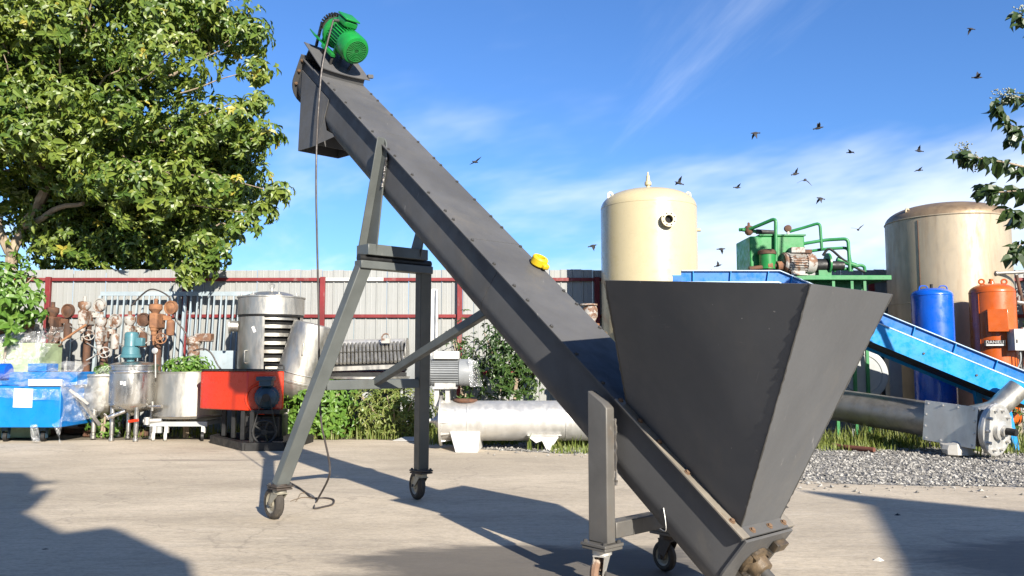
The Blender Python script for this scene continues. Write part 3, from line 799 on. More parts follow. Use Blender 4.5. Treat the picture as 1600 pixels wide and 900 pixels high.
# chain loop from the motor sprocket to the screw shaft
cs = 5.70
path = []
for i in range(15):
    a = math.pi*(1.0 - i/14); path.append((MV+.115*math.cos(a), MN+.02+.115*math.sin(a)))
for i in range(15):
    a = -math.pi*i/14; path.append((.075*math.cos(a), -.19+.075*math.sin(a)))
path.append(path[0])
pp = []
for i in range(len(path)-1):
    a, b2 = V(path[i]), V(path[i+1]); m = max(1, int((b2-a).length/.018))
    pp += [a.lerp(b2, k/m) for k in range(m)]
mb = MB()
for i, p in enumerate(pp):
    t = (pp[(i+1)%len(pp)]-p).normalized(); tw = cv*t.x + cn*t.y; nw = cv*(-t.y) + cn*t.x
    w = .030 if i % 2 else .022
    mb.box(W(cs, p.x, p.y), (.017, .016 if i%2 else .020, w), (tw, nw, cd))
conv.part('drive_chain', mb, M['black'])
for v, n0, r0 in ((MV, MN+.02, .105), (0, -.19, .065)):
    conv.part('sprocket', MB().cyl(W(cs-.006,v,n0), W(cs+.006,v,n0), r0, n=28).cyl(W(cs-.06,v,n0), W(cs+.02,v,n0), .022, n=12), M['boltdark'])
conv.part('bearing_housing', MB().lathe(W(SEND+.018,0,-.19), cd, [(.08,0),(.08,.02),(.055,.03),(.05,.06),(.03,.062)], 20), M['boltdark'], head)
# bare wire hanging at the trough
conv.part('tie_wire', MB().tube(smooth_path([W(.42,-TW-.003,-.235), W(.37,-TW-.006,-.275), W(.34,-TW-.004,-.315), W(.38,-TW+.015,-.345)]), .0022, 5), M['alu'])

# power cable hanging from the motor to the ground
hang = MW(5.49,-.115,.105)
cp = [hang, at(505,95,6.83), at(499,150,6.80), at(495,220,6.80), at(494,300,6.80), at(496,400,6.82), at(498,500,6.83), at(499,600,6.84), at(502,660,6.85), at(508,690,6.87), at(515,725,6.9), at(513,748,6.93), gnd(495,783,.008), gnd(491,794,.008), gnd(505,792,.008), gnd(519,788,.008), gnd(521,781,.008), gnd(508,778,.008), gnd(489,778,.008), gnd(478,770,.008), gnd(462,759,.008), gnd(440,748,.008)]
solo('power_cable', MB().tube(smooth_path(cp, 7), .0085, 8), M['cable'], 'dark power cable dangling from the green motor down to the concrete', 'cable', loc=V((cp[12].x,cp[12].y,0)))
mb = MB().tube(smooth_path([gnd(478,770,.008), gnd(470,771,.007), gnd(466,778,.006), gnd(462,784,.004)],5), .003, 5).tube(smooth_path([gnd(488,778,.008), gnd(474,777,.006), gnd(462,780,.006), gnd(454,783,.004)],5), .003, 5)
solo('wire_end', mb, M['copper'], 'stripped thin wire ends beside the cable coil on the concrete', 'wire')
# yellow fitting standing on the cover edge
yb = MB(); yc = W(2.33, PW-.035, .045)
yt = Thing('yellow_fitting', 'small round yellow fitting with a hole sitting on the conveyor cover edge', 'fitting', W(2.33, PW-.035, .009))
ya = (cn*.80 + cu*(-.25) + cz*.45).normalized()
yb.lathe(yc-ya*.030, ya, [(.028,0),(.05,.0),(.056,.008),(.056,.052),(.05,.060),(.030,.060),(.028,.05),(.028,.01),(.028,0)], 26)
yt.part('case', yb, M['yellow'])
yt.part('nose', MB().box(yc+(-cd*.055)-ya*.004+cv*.012, (.05,.05,.036), ((-cd), cv, cn)), M['yellow'], bevel=.010)
yt.part('hub', MB().cyl(yc-ya*.02, yc+ya*.012, .0275, n=18), M['hole'])  # dark plug: shade inside the hole put into colour

# ================================================================== tanks on the right
def dome(r, z0, z1, h, knuckle=.25, n=10):
    pr = [(r, z0), (r, z1)]
    for i in range(1, n+1):
        a = math.pi/2*i/n; pr.append((max(r*math.cos(a)**.75, .0005), z1 + h*math.sin(a)))
    return pr
def lug(T_, p, face, mat, size=.09, parent=None):
    fx = V(face).normalized(); mb = MB(); N = 14
    out = [(-size*.5, -size*.35), (size*.5, -size*.35)] + [(size*.5*math.cos(math.pi*i/N), size*.55+size*.5*math.sin(math.pi*i/N)) for i in range(N+1)]
    m = len(out); hole = [(size*.2*math.cos(2*math.pi*i/m - 2.2), size*.55+size*.2*math.sin(2*math.pi*i/m - 2.2)) for i in range(m)]
    nr = fx.cross(cz)
    for off in (-.008, .008):
        for q in (out, hole): mb.v += [V(p)+fx*x+cz*z+nr*off for x, z in q]
    for i in range(m):
        j = (i+1)%m
        mb.f += [(i,j,m+j,m+i), (2*m+i,3*m+i,3*m+j,2*m+j), (i,2*m+i,2*m+j,j), (m+i,m+j,3*m+j,3*m+i)]
    return T_.part('lifting_lug', mb, mat, parent)
# cream tank
TC = V((2.36, 14.03, 0)); TR = .82
t = Thing('storage_tank', 'tall cream painted vertical tank with a round flange nozzle near the top', 'tank', TC)
body = t.part('shell', MB().lathe(TC+V((0,0,.25)), cz, [(.5,-.12)]+dome(TR, .0, 3.58, .33), 64), M['cream'], smooth=40)
t.part('seam', MB().torus(TC+V((0,0,3.83)), cz, TR-.001, .005, 64, 6), M['cream'], body)
for a in range(3):
    an = R(40+120*a); t.part('leg', MB().cyl(TC+V((math.cos(an)*.6,math.sin(an)*.6,0)), TC+V((math.cos(an)*.6,math.sin(an)*.6,.3)), .06), M['cream'])
for sg in (-1,1): lug(t, TC+V((sg*.67,-.1,4.0)), (1,.2,0), M['cream'], .11)
vt = TC+V((.0,0,4.14))
t.part('relief_valve', MB().lathe(vt, cz, [(.05,0),(.05,.06),(.035,.07),(.035,.10),(.06,.11),(.06,.16),(.04,.18),(.03,.24),(.032,.27),(.018,.29),(.014,.34)], 16), M['cream'])
nd = V((.10,-1,0)).normalized(); np_ = TC + nd*TR*.985 + V((.09,0,3.50))
fl = MB().lathe(np_, nd, [(.07,-.06),(.07,.075),(.125,.075),(.125,.10),(.068,.10),(.068,.02)], 30, cap=False)
nz = t.part('nozzle_flange', fl, M['cream'])
t.part('bore', MB().cyl(np_+nd*.03, np_+nd*.034, .068, n=24), M['hole'], nz)
x_, y_, _ = frame_from(nd)
for i in range(8):
    a = 2*math.pi*(i+.5)/8; p = np_+nd*.1005+x_*(.098*math.cos(a))+y_*(.098*math.sin(a)); t.part('bolt_hole', MB().cyl(p, p+nd*.003, .011, n=8), M['hole'], nz)
t.part('side_stub', MB().cyl(TC+V((TR*.99,-.1,3.45)), TC+V((TR+.05,-.1,3.45)), .03, n=12), M['cream'])

# weathered steel tank
BC = V((7.38, 13.82, 0)); BR = .95
t = Thing('storage_tank', 'wide weathered bare steel tank with a bronze brown domed top', 'tank', BC)
body = t.part('shell', MB().lathe(BC+V((0,0,.05)), cz, [(BR,0),(BR,2.10),(BR+.004,2.103),(BR+.004,2.113),(BR,2.116),(BR,3.50)], 72), M['oldsteel'], smooth=40)
t.part('dome', MB().lathe(BC+V((0,0,.05)), cz, dome(BR,3.49,3.505,.30), 72), M['dometank'], smooth=40)
t.part('dome_band', MB().torus(BC+V((0,0,3.555)), cz, BR+.002, .012, 72, 6), M['oldsteel'], body)
t.part('seam', MB().tube([BC+V((BR*math.sin(a)*1.003,-BR*math.cos(a)*1.003,z)) for a,z in ((-.93,2.2),(-.93,3.5))], .006, 6), M['rust'], body)
t.part('seam', MB().tube([BC+V((BR*math.sin(a)*1.003,-BR*math.cos(a)*1.003,z)) for a,z in ((-.52,.1),(-.52,2.1))], .006, 6), M['rust'], body)
for x, y in ((-.79,-.30),(.74,-.30)): lug(t, BC+V((x,y,3.66)), (.9,.3,0), M['oldsteel'], .09)
for a, z in ((-.27,3.22),(.16,3.30)):
    d = V((math.sin(a),-math.cos(a),0)); p = BC+d*BR
    s_ = t.part('pipe_stub', MB().cyl(p-d*.02, p+d*.045, .022, n=12), M['rust'])
    t.part('bore', MB().cyl(p+d*.0455, p+d*.047, .015, n=10), M['hole'], s_)
t.part('crown_plug', MB().cyl(BC+V((0,-.05,3.83)), BC+V((0,-.05,3.88)), .03, n=10), M['rust'])

# blue pressure vessel
def vessel(name, label, c, r, z0, z1, dh, mat, lugs):
    t = Thing(name, label, 'tank', c)
    b = t.part('shell', MB().lathe(c+V((0,0,z0)), cz, [(.03,-dh*.0)]+[(r*math.sin(R(90)*i/8), dh*(1-math.cos(R(90)*i/8))) for i in range(1,9)]+dome(r, dh+.01, z1-z0-dh, dh)[0:], 40), mat, smooth=40)
    t.part('seam', MB().torus(c+V((0,0,z1-dh)), cz, r, .006, 40, 6), mat, b)
    for a in range(3):
        an = R(30+120*a); p = c+V((math.cos(an)*r*.8,math.sin(an)*r*.8,0)); t.part('leg', MB().box(p+V((0,0,(z0+dh*.6)/2)), (.06,.06,z0+dh*.6)), mat)
    return t, b
BT = V((6.46, 12.6, 0))
t, b = vessel('pressure_vessel', 'slim glossy blue pressure vessel in front of the steel tank', BT, .295, .22, 2.33, .12, M['blueT'], 2)
for sg in (-1,1):
    c = BT+V((sg*.15,-.05,2.31)); t.part('lifting_lug', MB().tube(bend_path([c+V((-.07,0,-.05)), c+V((-.06,0,.05)), c+V((.06,0,.05)), c+V((.07,0,-.05))], .05), .009, 6), M['blueT'])
t.part('top_plug', MB().cyl(BT+V((0,0,2.32)), BT+V((0,0,2.39)), .022, n=10), M['black'])
for a, z in ((.5,1.66),(.5,1.26),(.62,.55)):
    d = V((math.sin(a),-math.cos(a),0)); p = BT+d*.29
    nz = t.part('nozzle', MB().lathe(p, d, [(.032,0),(.032,.05),(.05,.052),(.05,.075),(.03,.077)], 14), M['blueT'])
# orange pressure vessel
OC = V((7.21, 12.3, 0)); OR = .310
t, b = vessel('pressure_vessel', 'orange pressure vessel with a black name plate beside the blue one', OC, OR, .22, 2.37, .14, M['orange'], 2)
for sg in (-1,1):
    c = OC+V((sg*.17,-.04,2.36)); t.part('lifting_lug', MB().torus(c+V((0,0,.035)), (.4,1,0), .035, .013, 16, 6), M['orange'])
t.part('top_plug', MB().lathe(OC+V((0,0,2.35)), cz, [(.05,0),(.04,.05),(.03,.055),(.03,.09)], 14), M['orange'])
d = V((-.42,-.91,0)).normalized(); sx = V((-d.y, d.x, 0)); f0 = OC+d*OR
cb = t.part('control_box', MB().box(OC+d*(OR+.03)+sx*.02+V((0,0,1.80)), (.26,.13,.33), (sx,-d,cz)), M['orange'], bevel=.006)
pl = t.part('name_plate', MB().box(OC+d*(OR+.028)+sx*-.03+V((0,0,1.47)), (.27,.05,.085), (sx,-d,cz)), M['black'], bevel=.003)
def text_mesh(txt, size):
    cu_ = bpy.data.curves.new('txt', 'FONT'); cu_.body = txt; cu_.size = size; cu_.align_x = 'CENTER'; cu_.align_y = 'CENTER'; cu_.extrude = .001
    o = bpy.data.objects.new('txt', cu_); COL.objects.link(o)
    dg = bpy.context.evaluated_depsgraph_get(); me = bpy.data.meshes.new_from_object(o.evaluated_get(dg))
    bpy.data.objects.remove(o); bpy.data.curves.remove(cu_); return me
me = text_mesh('DANIELI', .062); me.materials.append(M['paper'])
pc = OC+d*(OR+.0545)+sx*-.03+V((0,0,1.484)); t.inst('lettering', me, mw_from(pc, sx, cz, d), pl)
t.part('lettering', MB().box(OC+d*(OR+.054)+sx*-.03+V((0,0,1.443)), (.22,.002,.022), (sx,-d,cz)), M['paper'], pl)
t.part('seam', MB().tube([OC+V((-.9,-.43,0)).normalized()*(OR+.002)*1.0+V((0,0,z)) for z in (.5,2.2)], .006, 6), M['orange'], b)
# white switch box on a post with conduits
p0 = at(1586, 531, 11.9)
t = Thing('switch_box', 'white electrical switch box on a thin post in front of the orange vessel', 'switch box', V((p0.x+.16, p0.y, 0)))
t.part('box', MB().box(p0+V((.16,0,0)), (.44,.18,.31)), M['whitep'], bevel=.006)
t.part('post', MB().cyl((p0.x+.2,p0.y+.12,0), (p0.x+.2,p0.y+.12,1.7), .025, n=10), M['greysteel'])
for i in range(3):
    q = p0+V((.05+.07*i,-.02,-.155)); t.part('conduit', MB().tube(smooth_path([q, q+V((.0,.0,-.15)), q+V((-.05+.04*i,.06,-.4)), q+V((.05,.12,-.9))]), .011, 6), M['palegrey'])
t.part('latch', MB().box(p0+V((-.03,-.094,-.02)), (.02,.012,.05)), M['boltdark'])
# pipe rack at the right edge
a, b2, c = at(1556,427,12.9), at(1625,424,12.9), at(1588,430,12.3)
t = Thing('pipe_stand', 'thin grey pipe crossbar on slanting poles behind the orange vessel', 'pipe', V((c.x,12.6,0)))
t.part('crossbar', MB().cyl(a, b2, .025, n=10), M['greysteel']); t.part('end_ball', MB().lathe(a+V((-.03,0,0)), (1,0,0), [(.01,0),(.04,.02),(.04,.05),(.02,.07)], 12), M['greysteel'])
t.part('pole', MB().cyl(c, V((c.x+.26,12.0,0)), .026, n=10), M['rust']); 
t.part('valve_handle', MB().cyl(at(1588,472,12.2), at(1600,474,12.2), .03, n=10).cyl(at(1592,462,12.2), at(1592,470,12.2), .018, n=8), M['greysteel'])

# ------------------------------------------------------------------ blue belt conveyor
YN, YF2 = 11.35, 11.95
b0, b1, b2_ = at(1064,424,YN), at(1217,424,YN), at(1640,597.5,YN)
t = Thing('belt_conveyor', 'bright blue ribbed belt conveyor sloping down to the right behind the hopper', 'conveyor', V((b2_.x,YN,0)))
def side(y, sgn, nm):
    up1 = V((0,0,1)); dr = (b2_-b1).normalized(); nr = V((-dr.z,0,dr.x)); nr = nr if nr.z > 0 else -nr
    A = V((b0.x,y,b0.z)); B_ = V((b1.x,y,b1.z)); C_ = V((b2_.x,y,b2_.z)); yo = V((0,-.006*sgn,0)); fo = V((0,-.05*sgn,0))
    h1, h2 = .165, .27
    mit = (nr+cz).normalized(); k = 1/mit.dot(cz)
    sk = MB(); sk.prism([A, B_, B_-mit*h1*k, A-cz*h1], yo); sk.prism([B_, C_, C_-nr*h1, B_-mit*h1*k], yo)
    s_ = t.part('skirt_board', sk, M['blueS'])
    for (P, Q, P2, Q2) in ((A,B_,A-cz*h1,B_-mit*h1*k), (B_,C_,B_-mit*h1*k,C_-nr*h1)):
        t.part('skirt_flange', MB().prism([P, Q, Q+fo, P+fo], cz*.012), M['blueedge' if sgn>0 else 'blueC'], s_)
        L = (Q-P).length; n = int(L/.62)
        for i in range(n+1):
            f = (i+.3)/(n+.6); a, b = P.lerp(Q,f), P2.lerp(Q2,f); t.part('stiffener', MB().prism([a-cz*.002, b+cz*.002, b+fo*.9, a+fo*.9-cz*.002], (.008,0,0)), M['blueC'], s_)
    ch = MB(); fr = V((0,-.075*sgn,0))
    ch.prism([A-cz*h1+fr, B_-mit*h1*k+fr, B_-mit*(h1+h2)*k+fr, A-cz*(h1+h2)+fr], -yo)
    ch.prism([B_-mit*h1*k+fr, C_-nr*h1+fr, C_-nr*(h1+h2)+fr, B_-mit*(h1+h2)*k+fr], -yo)
    c_ = t.part('side_channel', ch, M['blueC'])
    for P, Q in ((A-cz*h1, B_-mit*h1*k), (B_-mit*h1*k, C_-nr*h1)):
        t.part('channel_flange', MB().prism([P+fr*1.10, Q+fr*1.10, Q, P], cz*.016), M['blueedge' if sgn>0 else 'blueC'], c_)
    return nr, mit, k
nr, mit, k = side(YN, 1, 'near'); side(YF2, -1, 'far')
mb = MB(); 
for off in (.20, .40): mb.prism([V((b1.x,YN+.01,b1.z))-nr*off, V((b2_.x,YN+.01,b2_.z))-nr*off, V((b2_.x,YF2-.01,b2_.z))-nr*off, V((b1.x,YF2-.01,b1.z))-nr*off], nr*.02)
mb.prism([V((b0.x,YN+.01,b0.z-.2)), V((b1.x,YN+.01,b1.z-.2)), V((b1.x,YF2-.01,b1.z-.2)), V((b0.x,YF2-.01,b0.z-.2))], cz*.02)
t.part('belt', mb, M['black'])
for px in (1240, 1578):
    f = (at(px,500,YN).x-b1.x)/(b2_.x-b1.x); p = b1.lerp(b2_, f)-nr*.42
    for y in (YN-.03, YF2+.03):
        t.part('support_leg', MB().beam((p.x,y,p.z+.05), (p.x+.12,y,0), .08, .08), M['blueC'], bevel=.004)
for px in (1450, 1530):
    f = (at(px,500,YN).x-b1.x)/(b2_.x-b1.x); p = b1.lerp(b2_, f)-nr*.31; t.part('bolt', MB().cyl((p.x,YN-.076,p.z), (p.x,YN-.09,p.z), .016, n=6), M['boltdark'])

# ------------------------------------------------------------------ green hydraulic unit on its platform
PY = 12.75
pz = at(1300,430,PY).z; xl, xr = at(1150,430,PY).x, at(1393,430,PY).x
t = Thing('platform', 'green steel platform that carries the hydraulic unit', 'platform', V(((xl+xr)/2,PY+.5,0)))
deck = t.part('deck', MB().bx(xl, xr, PY, PY+1.1, pz-.07, pz), M['greenpl'], bevel=.004)
t.part('deck_beam', MB().bx(xl+.02, xr-.35, PY+.30, PY+.38, pz-.26, pz-.072), M['greenpl'], deck)
t.part('deck_beam', MB().bx(xl+.02, xr-.05, PY+.95, PY+1.03, pz-.20, pz-.072), M['greenpl'], deck)
for px in (1165, 1304, 1333, 1353):
    x = at(px,440,PY).x
    t.part('leg', MB().bx(x-.022,x+.022,PY+.04,PY+.085,0,pz-.074), M['greenpl'])
hx0, hx1 = at(1172,400,PY+.15).x, at(1258,400,PY+.15).x
t = Thing('hydraulic_tank', 'boxy bright green oil tank standing on the green platform', 'oil tank', V(((hx0+hx1)/2,PY+.5,pz)))
tz = at(1200,369,PY+.15).z
q = [V((hx0,PY+.15,pz)), V((hx1,PY+.15,pz)), V((hx1,PY+.95,pz)), V((hx0,PY+.95,pz))]
hb = t.part('tank_body', MB().prism(q, (0,0,tz-pz)), M['greentank'], bevel=.02)
t.part('top_cover', MB().bx(hx0+.15,hx1+.02,PY+.13,PY+.7,tz+.002,tz+.03), M['greenpl'], hb, bevel=.006)
def pipe_thing(nm, label, pts, r, mat, pos=None):
    p = bend_path(pts, .07); return solo(nm, MB().tube(p, r, 10), mat, label, 'pipe')
pipe_thing('hydraulic_pipe', 'green pipe loop rising highest above the oil tank', [at(1155,359,PY+.5), at(1172,358,PY+.4), at(1212,341,PY+.1), at(1212,424,PY+.1)], .028, M['greenpl'])
pipe_thing('hydraulic_pipe', 'green pipe running from the tank top valve to a bend above the motor', [at(1233,362,PY+.4), at(1255,356,PY+.35), at(1281,348,PY+.25), at(1284,389,PY+.25)], .024, M['greenpl'])
pipe_thing('hydraulic_pipe', 'upper of two green handrail pipes right of the motor', [at(1248,382,PY+.3), at(1290,375,PY+.25), at(1325,373,PY+.15), at(1328,424,PY+.15)], .027, M['greenpl'])
pipe_thing('hydraulic_pipe', 'lower of two green handrail pipes right of the motor', [at(1262,393,PY+.35), at(1290,389,PY+.3), at(1325,387,PY+.22), at(1331,424,PY+.22)], .024, M['greenpl'])
pipe_thing('hydraulic_pipe', 'low bent green pipe at the right end of the platform', [at(1330,418,PY+.3), at(1345,414,PY+.3), at(1351,417,PY+.3), at(1351,425,PY+.3)], .026, M['greenpl'])
pipe_thing('hydraulic_pipe', 'short green hose stub lying between motor and handrail on the deck', [at(1303,424,PY+.2), at(1306,420,PY+.2), at(1318,420,PY+.2), at(1326,420,PY+.2)], .026, M['greenpl'])
t = Thing('valve', 'dark rusty valve on top of the oil tank, leftmost', 'valve', at(1170,369,PY+.45))
vp = at(1170,359,PY+.45)
t.part('body', MB().lathe(vp-cz*.09, cz, [(.03,0),(.06,.03),(.07,.07),(.07,.12),(.05,.15),(.02,.16),(.02,.20),(.008,.21)], 14), M['rust']); t.part('port', MB().cyl(vp+V((-.11,0,.0)), vp+V((.30,.0,-.05)), .028, n=10), M['greenpl']); t.part('port', MB().cyl(vp+V((.12,0,-.03)), vp+V((.42,0,-.05)), .04, n=10), M['black'])
t = Thing('valve', 'small round dark gauge valve on a white stem above the motor', 'valve', at(1231,385,PY+.2))
vp = at(1231,357,PY+.2)
t.part('body', MB().lathe(vp-V((0,.03,0)), (0,1,0), [(.02,0),(.055,.01),(.055,.06),(.02,.07)], 16), M['rust']); t.part('stem', MB().cyl(vp, vp-cz*.27, .022, n=10), M['whitep'])
t = Thing('filter_pot', 'rusty green cylindrical filter with a brown lid on the platform', 'filter', at(1199,424,PY+.05))
fp = at(1199,424,PY+.05); fp.z = pz+.001
t.part('pot', MB().cyl(fp+cz*.1, fp+cz*.33, .125, n=22), M['greentank']); t.part('lid', MB().lathe(fp+cz*.331, cz, [(.14,0),(.14,.05),(.11,.075),(.02,.08)], 22), M['rust']); t.part('stand', MB().cyl(fp, fp+cz*.1, .09, n=16), M['rust'])
t.part('pipe', MB().cyl(fp+V((-.3,-.05,.10)), fp+V((.24,-.05,.16)), .035, n=12), M['rust'])
for x in (-.02,.14): t.part('coupling', MB().cyl(fp+V((x,-.06,.14)), fp+V((x+.07,-.06,.148)), .07, n=16), M['rustor'])
def emotor(t, p, ax, r, L, bodymat, capmat, fin=True, foot=True, box_side=None, footmat=None, nfin=26):
    ax = V(ax).normalized(); x, y, _ = frame_from(ax)
    b = t.part('motor_body', MB().lathe(p-ax*L/2, ax, [(r*.3,0),(r*.92,.0),(r*1.04,L*.04),(r*1.04,L*.10),(r*.9,L*.12),(r*.88,L*.7),(r*.9,L*.72)], 30), bodymat)
    t.part('fan_cover', MB().lathe(p-ax*L/2, ax, [(r*.9,L*.70),(r*1.02,L*.71),(r*1.02,L*.93),(r*.9,L),(r*.3,L)], 30), capmat)
    if fin:
        mb = MB()
        for i in range(nfin):
            a = 2*math.pi*i/nfin; rd = x*math.cos(a)+y*math.sin(a)
            mb.beam(p-ax*L*.37+rd*r*.93, p+ax*L*.20+rd*r*.93, r*.05, r*.16, up=rd)
        t.part('cooling_fins', mb, bodymat, b)
    t.part('shaft', MB().cyl(p-ax*(L/2), p-ax*(L*.68), r*.2, n=12), M['boltdark'])
    if foot:
        mb = MB(); h = ax.cross(cz).normalized()
        mb.box(p-cz*(r*1.14)-ax*L*.08, (L*.5, r*1.7, r*.14), (ax,h,cz))
        for sg in (-1,1): mb.box(p-cz*(r*.9)-ax*L*.08+h*sg*r*.55, (L*.44, r*.12, r*.5), (ax,h,cz))
        t.part('foot', mb, footmat or bodymat)
    return b
mp_ = at(1246,405,PY+.12)
t = Thing('electric_motor', 'rusty white electric motor on the green platform', 'motor', V((mp_.x,mp_.y,pz)))
mp_.z = pz+.20
emotor(t, mp_, (1,.12,0), .165, .52, M['rustwhite'], M['rustwhite']); t.part('terminal_box', MB().box(mp_+V((-.02,-.03,.20)), (.22,.16,.09)), M['rustwhite'], bevel=.01)
t.part('terminal_box', MB().box(mp_+V((.13,-.03,.18)), (.14,.14,.06)), M['rust'], bevel=.006)
pp_ = V((mp_.x+.42, mp_.y+.05, pz+.17))
t = Thing('pump', 'dark pump with a green flange disc beside the white motor', 'pump', V((pp_.x,pp_.y,pz)))
t.part('flange', MB().cyl(pp_+V((.06,0,.03)), pp_+V((.09,.0,.03)), .17, n=24), M['greenpl']); t.part('body', MB().cyl(pp_+V((-.16,0,0)), pp_+V((.06,0,0)), .11, n=18).cyl(pp_+V((.09,0,0)), pp_+V((.32,0,.0)), .075, n=16), M['black'])
t.part('hose', MB().tube(smooth_path([pp_+V((.0,0,.16)), pp_+V((.1,-.03,.26)), pp_+V((.3,-.03,.1)), pp_+V((.55,0,-.05)), pp_+V((.66,0,-.10))]), .02, 8), M['black']); t.part('outlet', MB().cyl(pp_+V((.22,0,.10)), pp_+V((.52,0,.0)), .04, n=12), M['greenpl']); t.part('stand', MB().bx(pp_.x-.1,pp_.x+.1,pp_.y-.08,pp_.y+.08,pz+.001,pz+.09), M['greenpl'])

# ------------------------------------------------------------------ grey screw pipe with flange lying on the gravel
A, B_ = V((4.62, 12.75, .60)), V((6.02, 10.42, .36)); ax = (B_-A).normalized()
t = Thing('screw_pipe', 'long bare grey steel screw pipe with a bolted box end lying on the gravel', 'pipe', V((B_.x,B_.y,0)))
L = (B_-A).length
t.part('pipe', MB().cyl(A, B_, .235, n=40), M['greysteel'])
fx, fy, _ = frame_from(ax)
pe = B_ + ax*.06
fo = t.part('end_flange', MB().lathe(B_+ax*.02, ax, [(.2,-.02),(.31,-.02),(.31,.015),(.325,.017),(.325,.05),(.30,.055),(.28,.05),(.12,.055),(.12,.11),(.07,.12),(.07,.16)], 40), M['alu'])
for i in range(10):
    a = 2*math.pi*i/10; p = B_+ax*.07+fx*(.255*math.cos(a))+fy*(.255*math.sin(a)); t.part('bolt', MB().cyl(p, p+ax*.045, .022, n=6), M['alu'], fo)
t.part('shaft', MB().cyl(B_+ax*.16, B_+ax*.30, .045, n=14), M['black'], fo)
cdir = V((-ax.y*-1, 0, 0)); toc = V((-ax.y*0+(-.87),-.52,0)); toc = (V((-B_.x,-B_.y,0)).normalized()); hn = (toc - ax*toc.dot(ax)); hn = (hn - cz*.0).normalized()
up = ax.cross(hn); up = up if up.z > 0 else -up
bc = B_ - ax*.40 + hn*.245
pa = t.part('cover_box', MB().box(bc-hn*.12, (.66,.46,.22), (ax,up,hn)), M['greysteel'])
cp_ = t.part('cover_panel', MB().box(bc, (.70,.52,.012), (ax,up,hn)), M['alu'], bevel=.003)
for i in range(4):
    for sg in (-1,1): t.inst('bolt', mk_mesh('bolt', bm2, M['alu'], smooth=0), mw_from(bc+hn*.007+ax*(-.30+.2*i)+up*(sg*.225), ax, up, hn), cp_)
for sg in (-1,1):
    for j in (-.07,.08): t.inst('bolt', mk_mesh('bolt', bm2, M['alu'], smooth=0), mw_from(bc+hn*.007+ax*(sg*.32)+up*j, ax, up, hn), cp_)
# inlet duct behind its end
p = at(1556,640,11.05); q = at(1592,606,11.0)
mb = MB(); mb.tube(smooth_path([p+V((-.35,.1,-.10)), p+V((-.05,0,-.02)), p.lerp(q,.5), q]), [.10,.13,.14,.14,.14]+[.14]*14, 14)
t = Thing('duct_elbow', 'crumpled stainless duct elbow leaning behind the pipe flange', 'duct', V((p.x,p.y,0)))
t.part('duct', mb, M['steelsoft']); t.part('stand', MB().box(V((p.x-.05,p.y+.25,.20)), (.12,.12,.40)), M['greysteel'])
# rubble under the flange
def lump(c, rx, ry, rz, seed, n=10):
    mb = MB(); base = []
    for j in range(7):
        ph = -math.pi/2+math.pi*j/6
        for i in range(n):
            a = 2*math.pi*i/n; d = V((math.cos(ph)*math.cos(a), math.cos(ph)*math.sin(a), math.sin(ph)))
            k = 1+.35*mnoise.noise(d*1.7+V((seed,0,0)))
            mb.v.append(V(c)+V((d.x*rx*k, d.y*ry*k, max(d.z*rz*k, -rz*.75))))
    for j in range(6):
        for i in range(n): mb.f.append((j*n+i, j*n+(i+1)%n, (j+1)*n+(i+1)%n, (j+1)*n+i))
    return mb
p = gnd(1502,714); solo('concrete_rubble', lump((p.x,p.y+.1,.09), .22, .16, .12, 3), M['rock'], 'lump of pale broken concrete propping the bolted pipe end', 'rubble', smooth=20)
a, b2 = gnd(1302,697,.03), gnd(1366,703,.03)
t = Thing('pipe_offcut', 'short red brown rusty pipe lying on the gravel', 'pipe', V((a.x,a.y,0)))
t.part('pipe', MB().lathe(a, b2-a, [(.026,.0),(.034,.0),(.034,(b2-a).length),(.026,(b2-a).length)], 16), M['rustpipe']); t.part('collar', MB().cyl(a-(b2-a).normalized()*.015, a+(b2-a).normalized()*.06, .042, n=14), M['rust'])
# round grey cover disc and posts behind
dc = at(1346,585,12.9); dn = V((-.15,-1,.05)).normalized()
t = Thing('disc_cover', 'large round grey disc cover standing behind the pipe', 'disc', V((dc.x,dc.y,0)))
t.part('disc', MB().lathe(dc, dn, [(.1,-.04),(.40,-.04),(.40,.0),(.37,.012),(.31,.012),(.305,.0),(.29,.0),(.285,.012),(.05,.02),(.002,.022)], 48), M['palegrey'])
t.part('handle', MB().cyl(dc+dn*.03+V((-.1,0,.06)), dc+dn*.05+V((-.13,0,-.04)), .012, n=8), M['black'])
t.part('stand', MB().box(V((dc.x,dc.y+.1,(dc.z)/2)), (.3,.08,dc.z)), M['grey'])
for i, (px, w, m, lab) in enumerate([(1398,.20,'palegrey','pale grey square post between the disc and the blue vessel'),(1378,.05,'black','thin black pole right behind the grey disc')]):
    p = at(px,545,13.3); solo('post', MB().bx(p.x-w/2,p.x+w/2,p.y,p.y+w*.8,0,p.z+.25), M[m], lab, 'post', bevel=.005)

# ================================================================== machines along the fence, left
# blue machine wrapped in film
bx0, bx1 = -8.7, at(94,640,12.3).x
t = Thing('packing_machine', 'blue machine wrapped in torn plastic film with a white paper sheet on it', 'machine', V(((bx0+bx1)/2,12.8,0)))
zt_, zb_ = at(50,603,12.3).z, at(50,668,12.3).z
t.part('cabinet', MB().bx(bx0,bx1,12.3,13.35,zb_,zt_), M['bluebox'], bevel=.012)
t.part('top_block', MB().bx(bx0,bx1+.06,12.62,13.35,zt_+.003,zt_+.20), M['bluebox'], bevel=.01)
t.part('top_block', MB().bx(at(46,575,12.9).x,at(75,575,12.9).x,12.85,13.2,zt_+.203,zt_+.33), M['bluebox'], bevel=.01)
t.part('motor', MB().cyl(at(2,580,12.6), at(14,580,12.6), .12, n=18), M['blueT'])
t.part('edge_strip', MB().bx(at(45,597,12.28).x,at(97,597,12.28).x,12.262,12.296,zt_-.0,zt_+.10), M['paper'], bevel=.003)
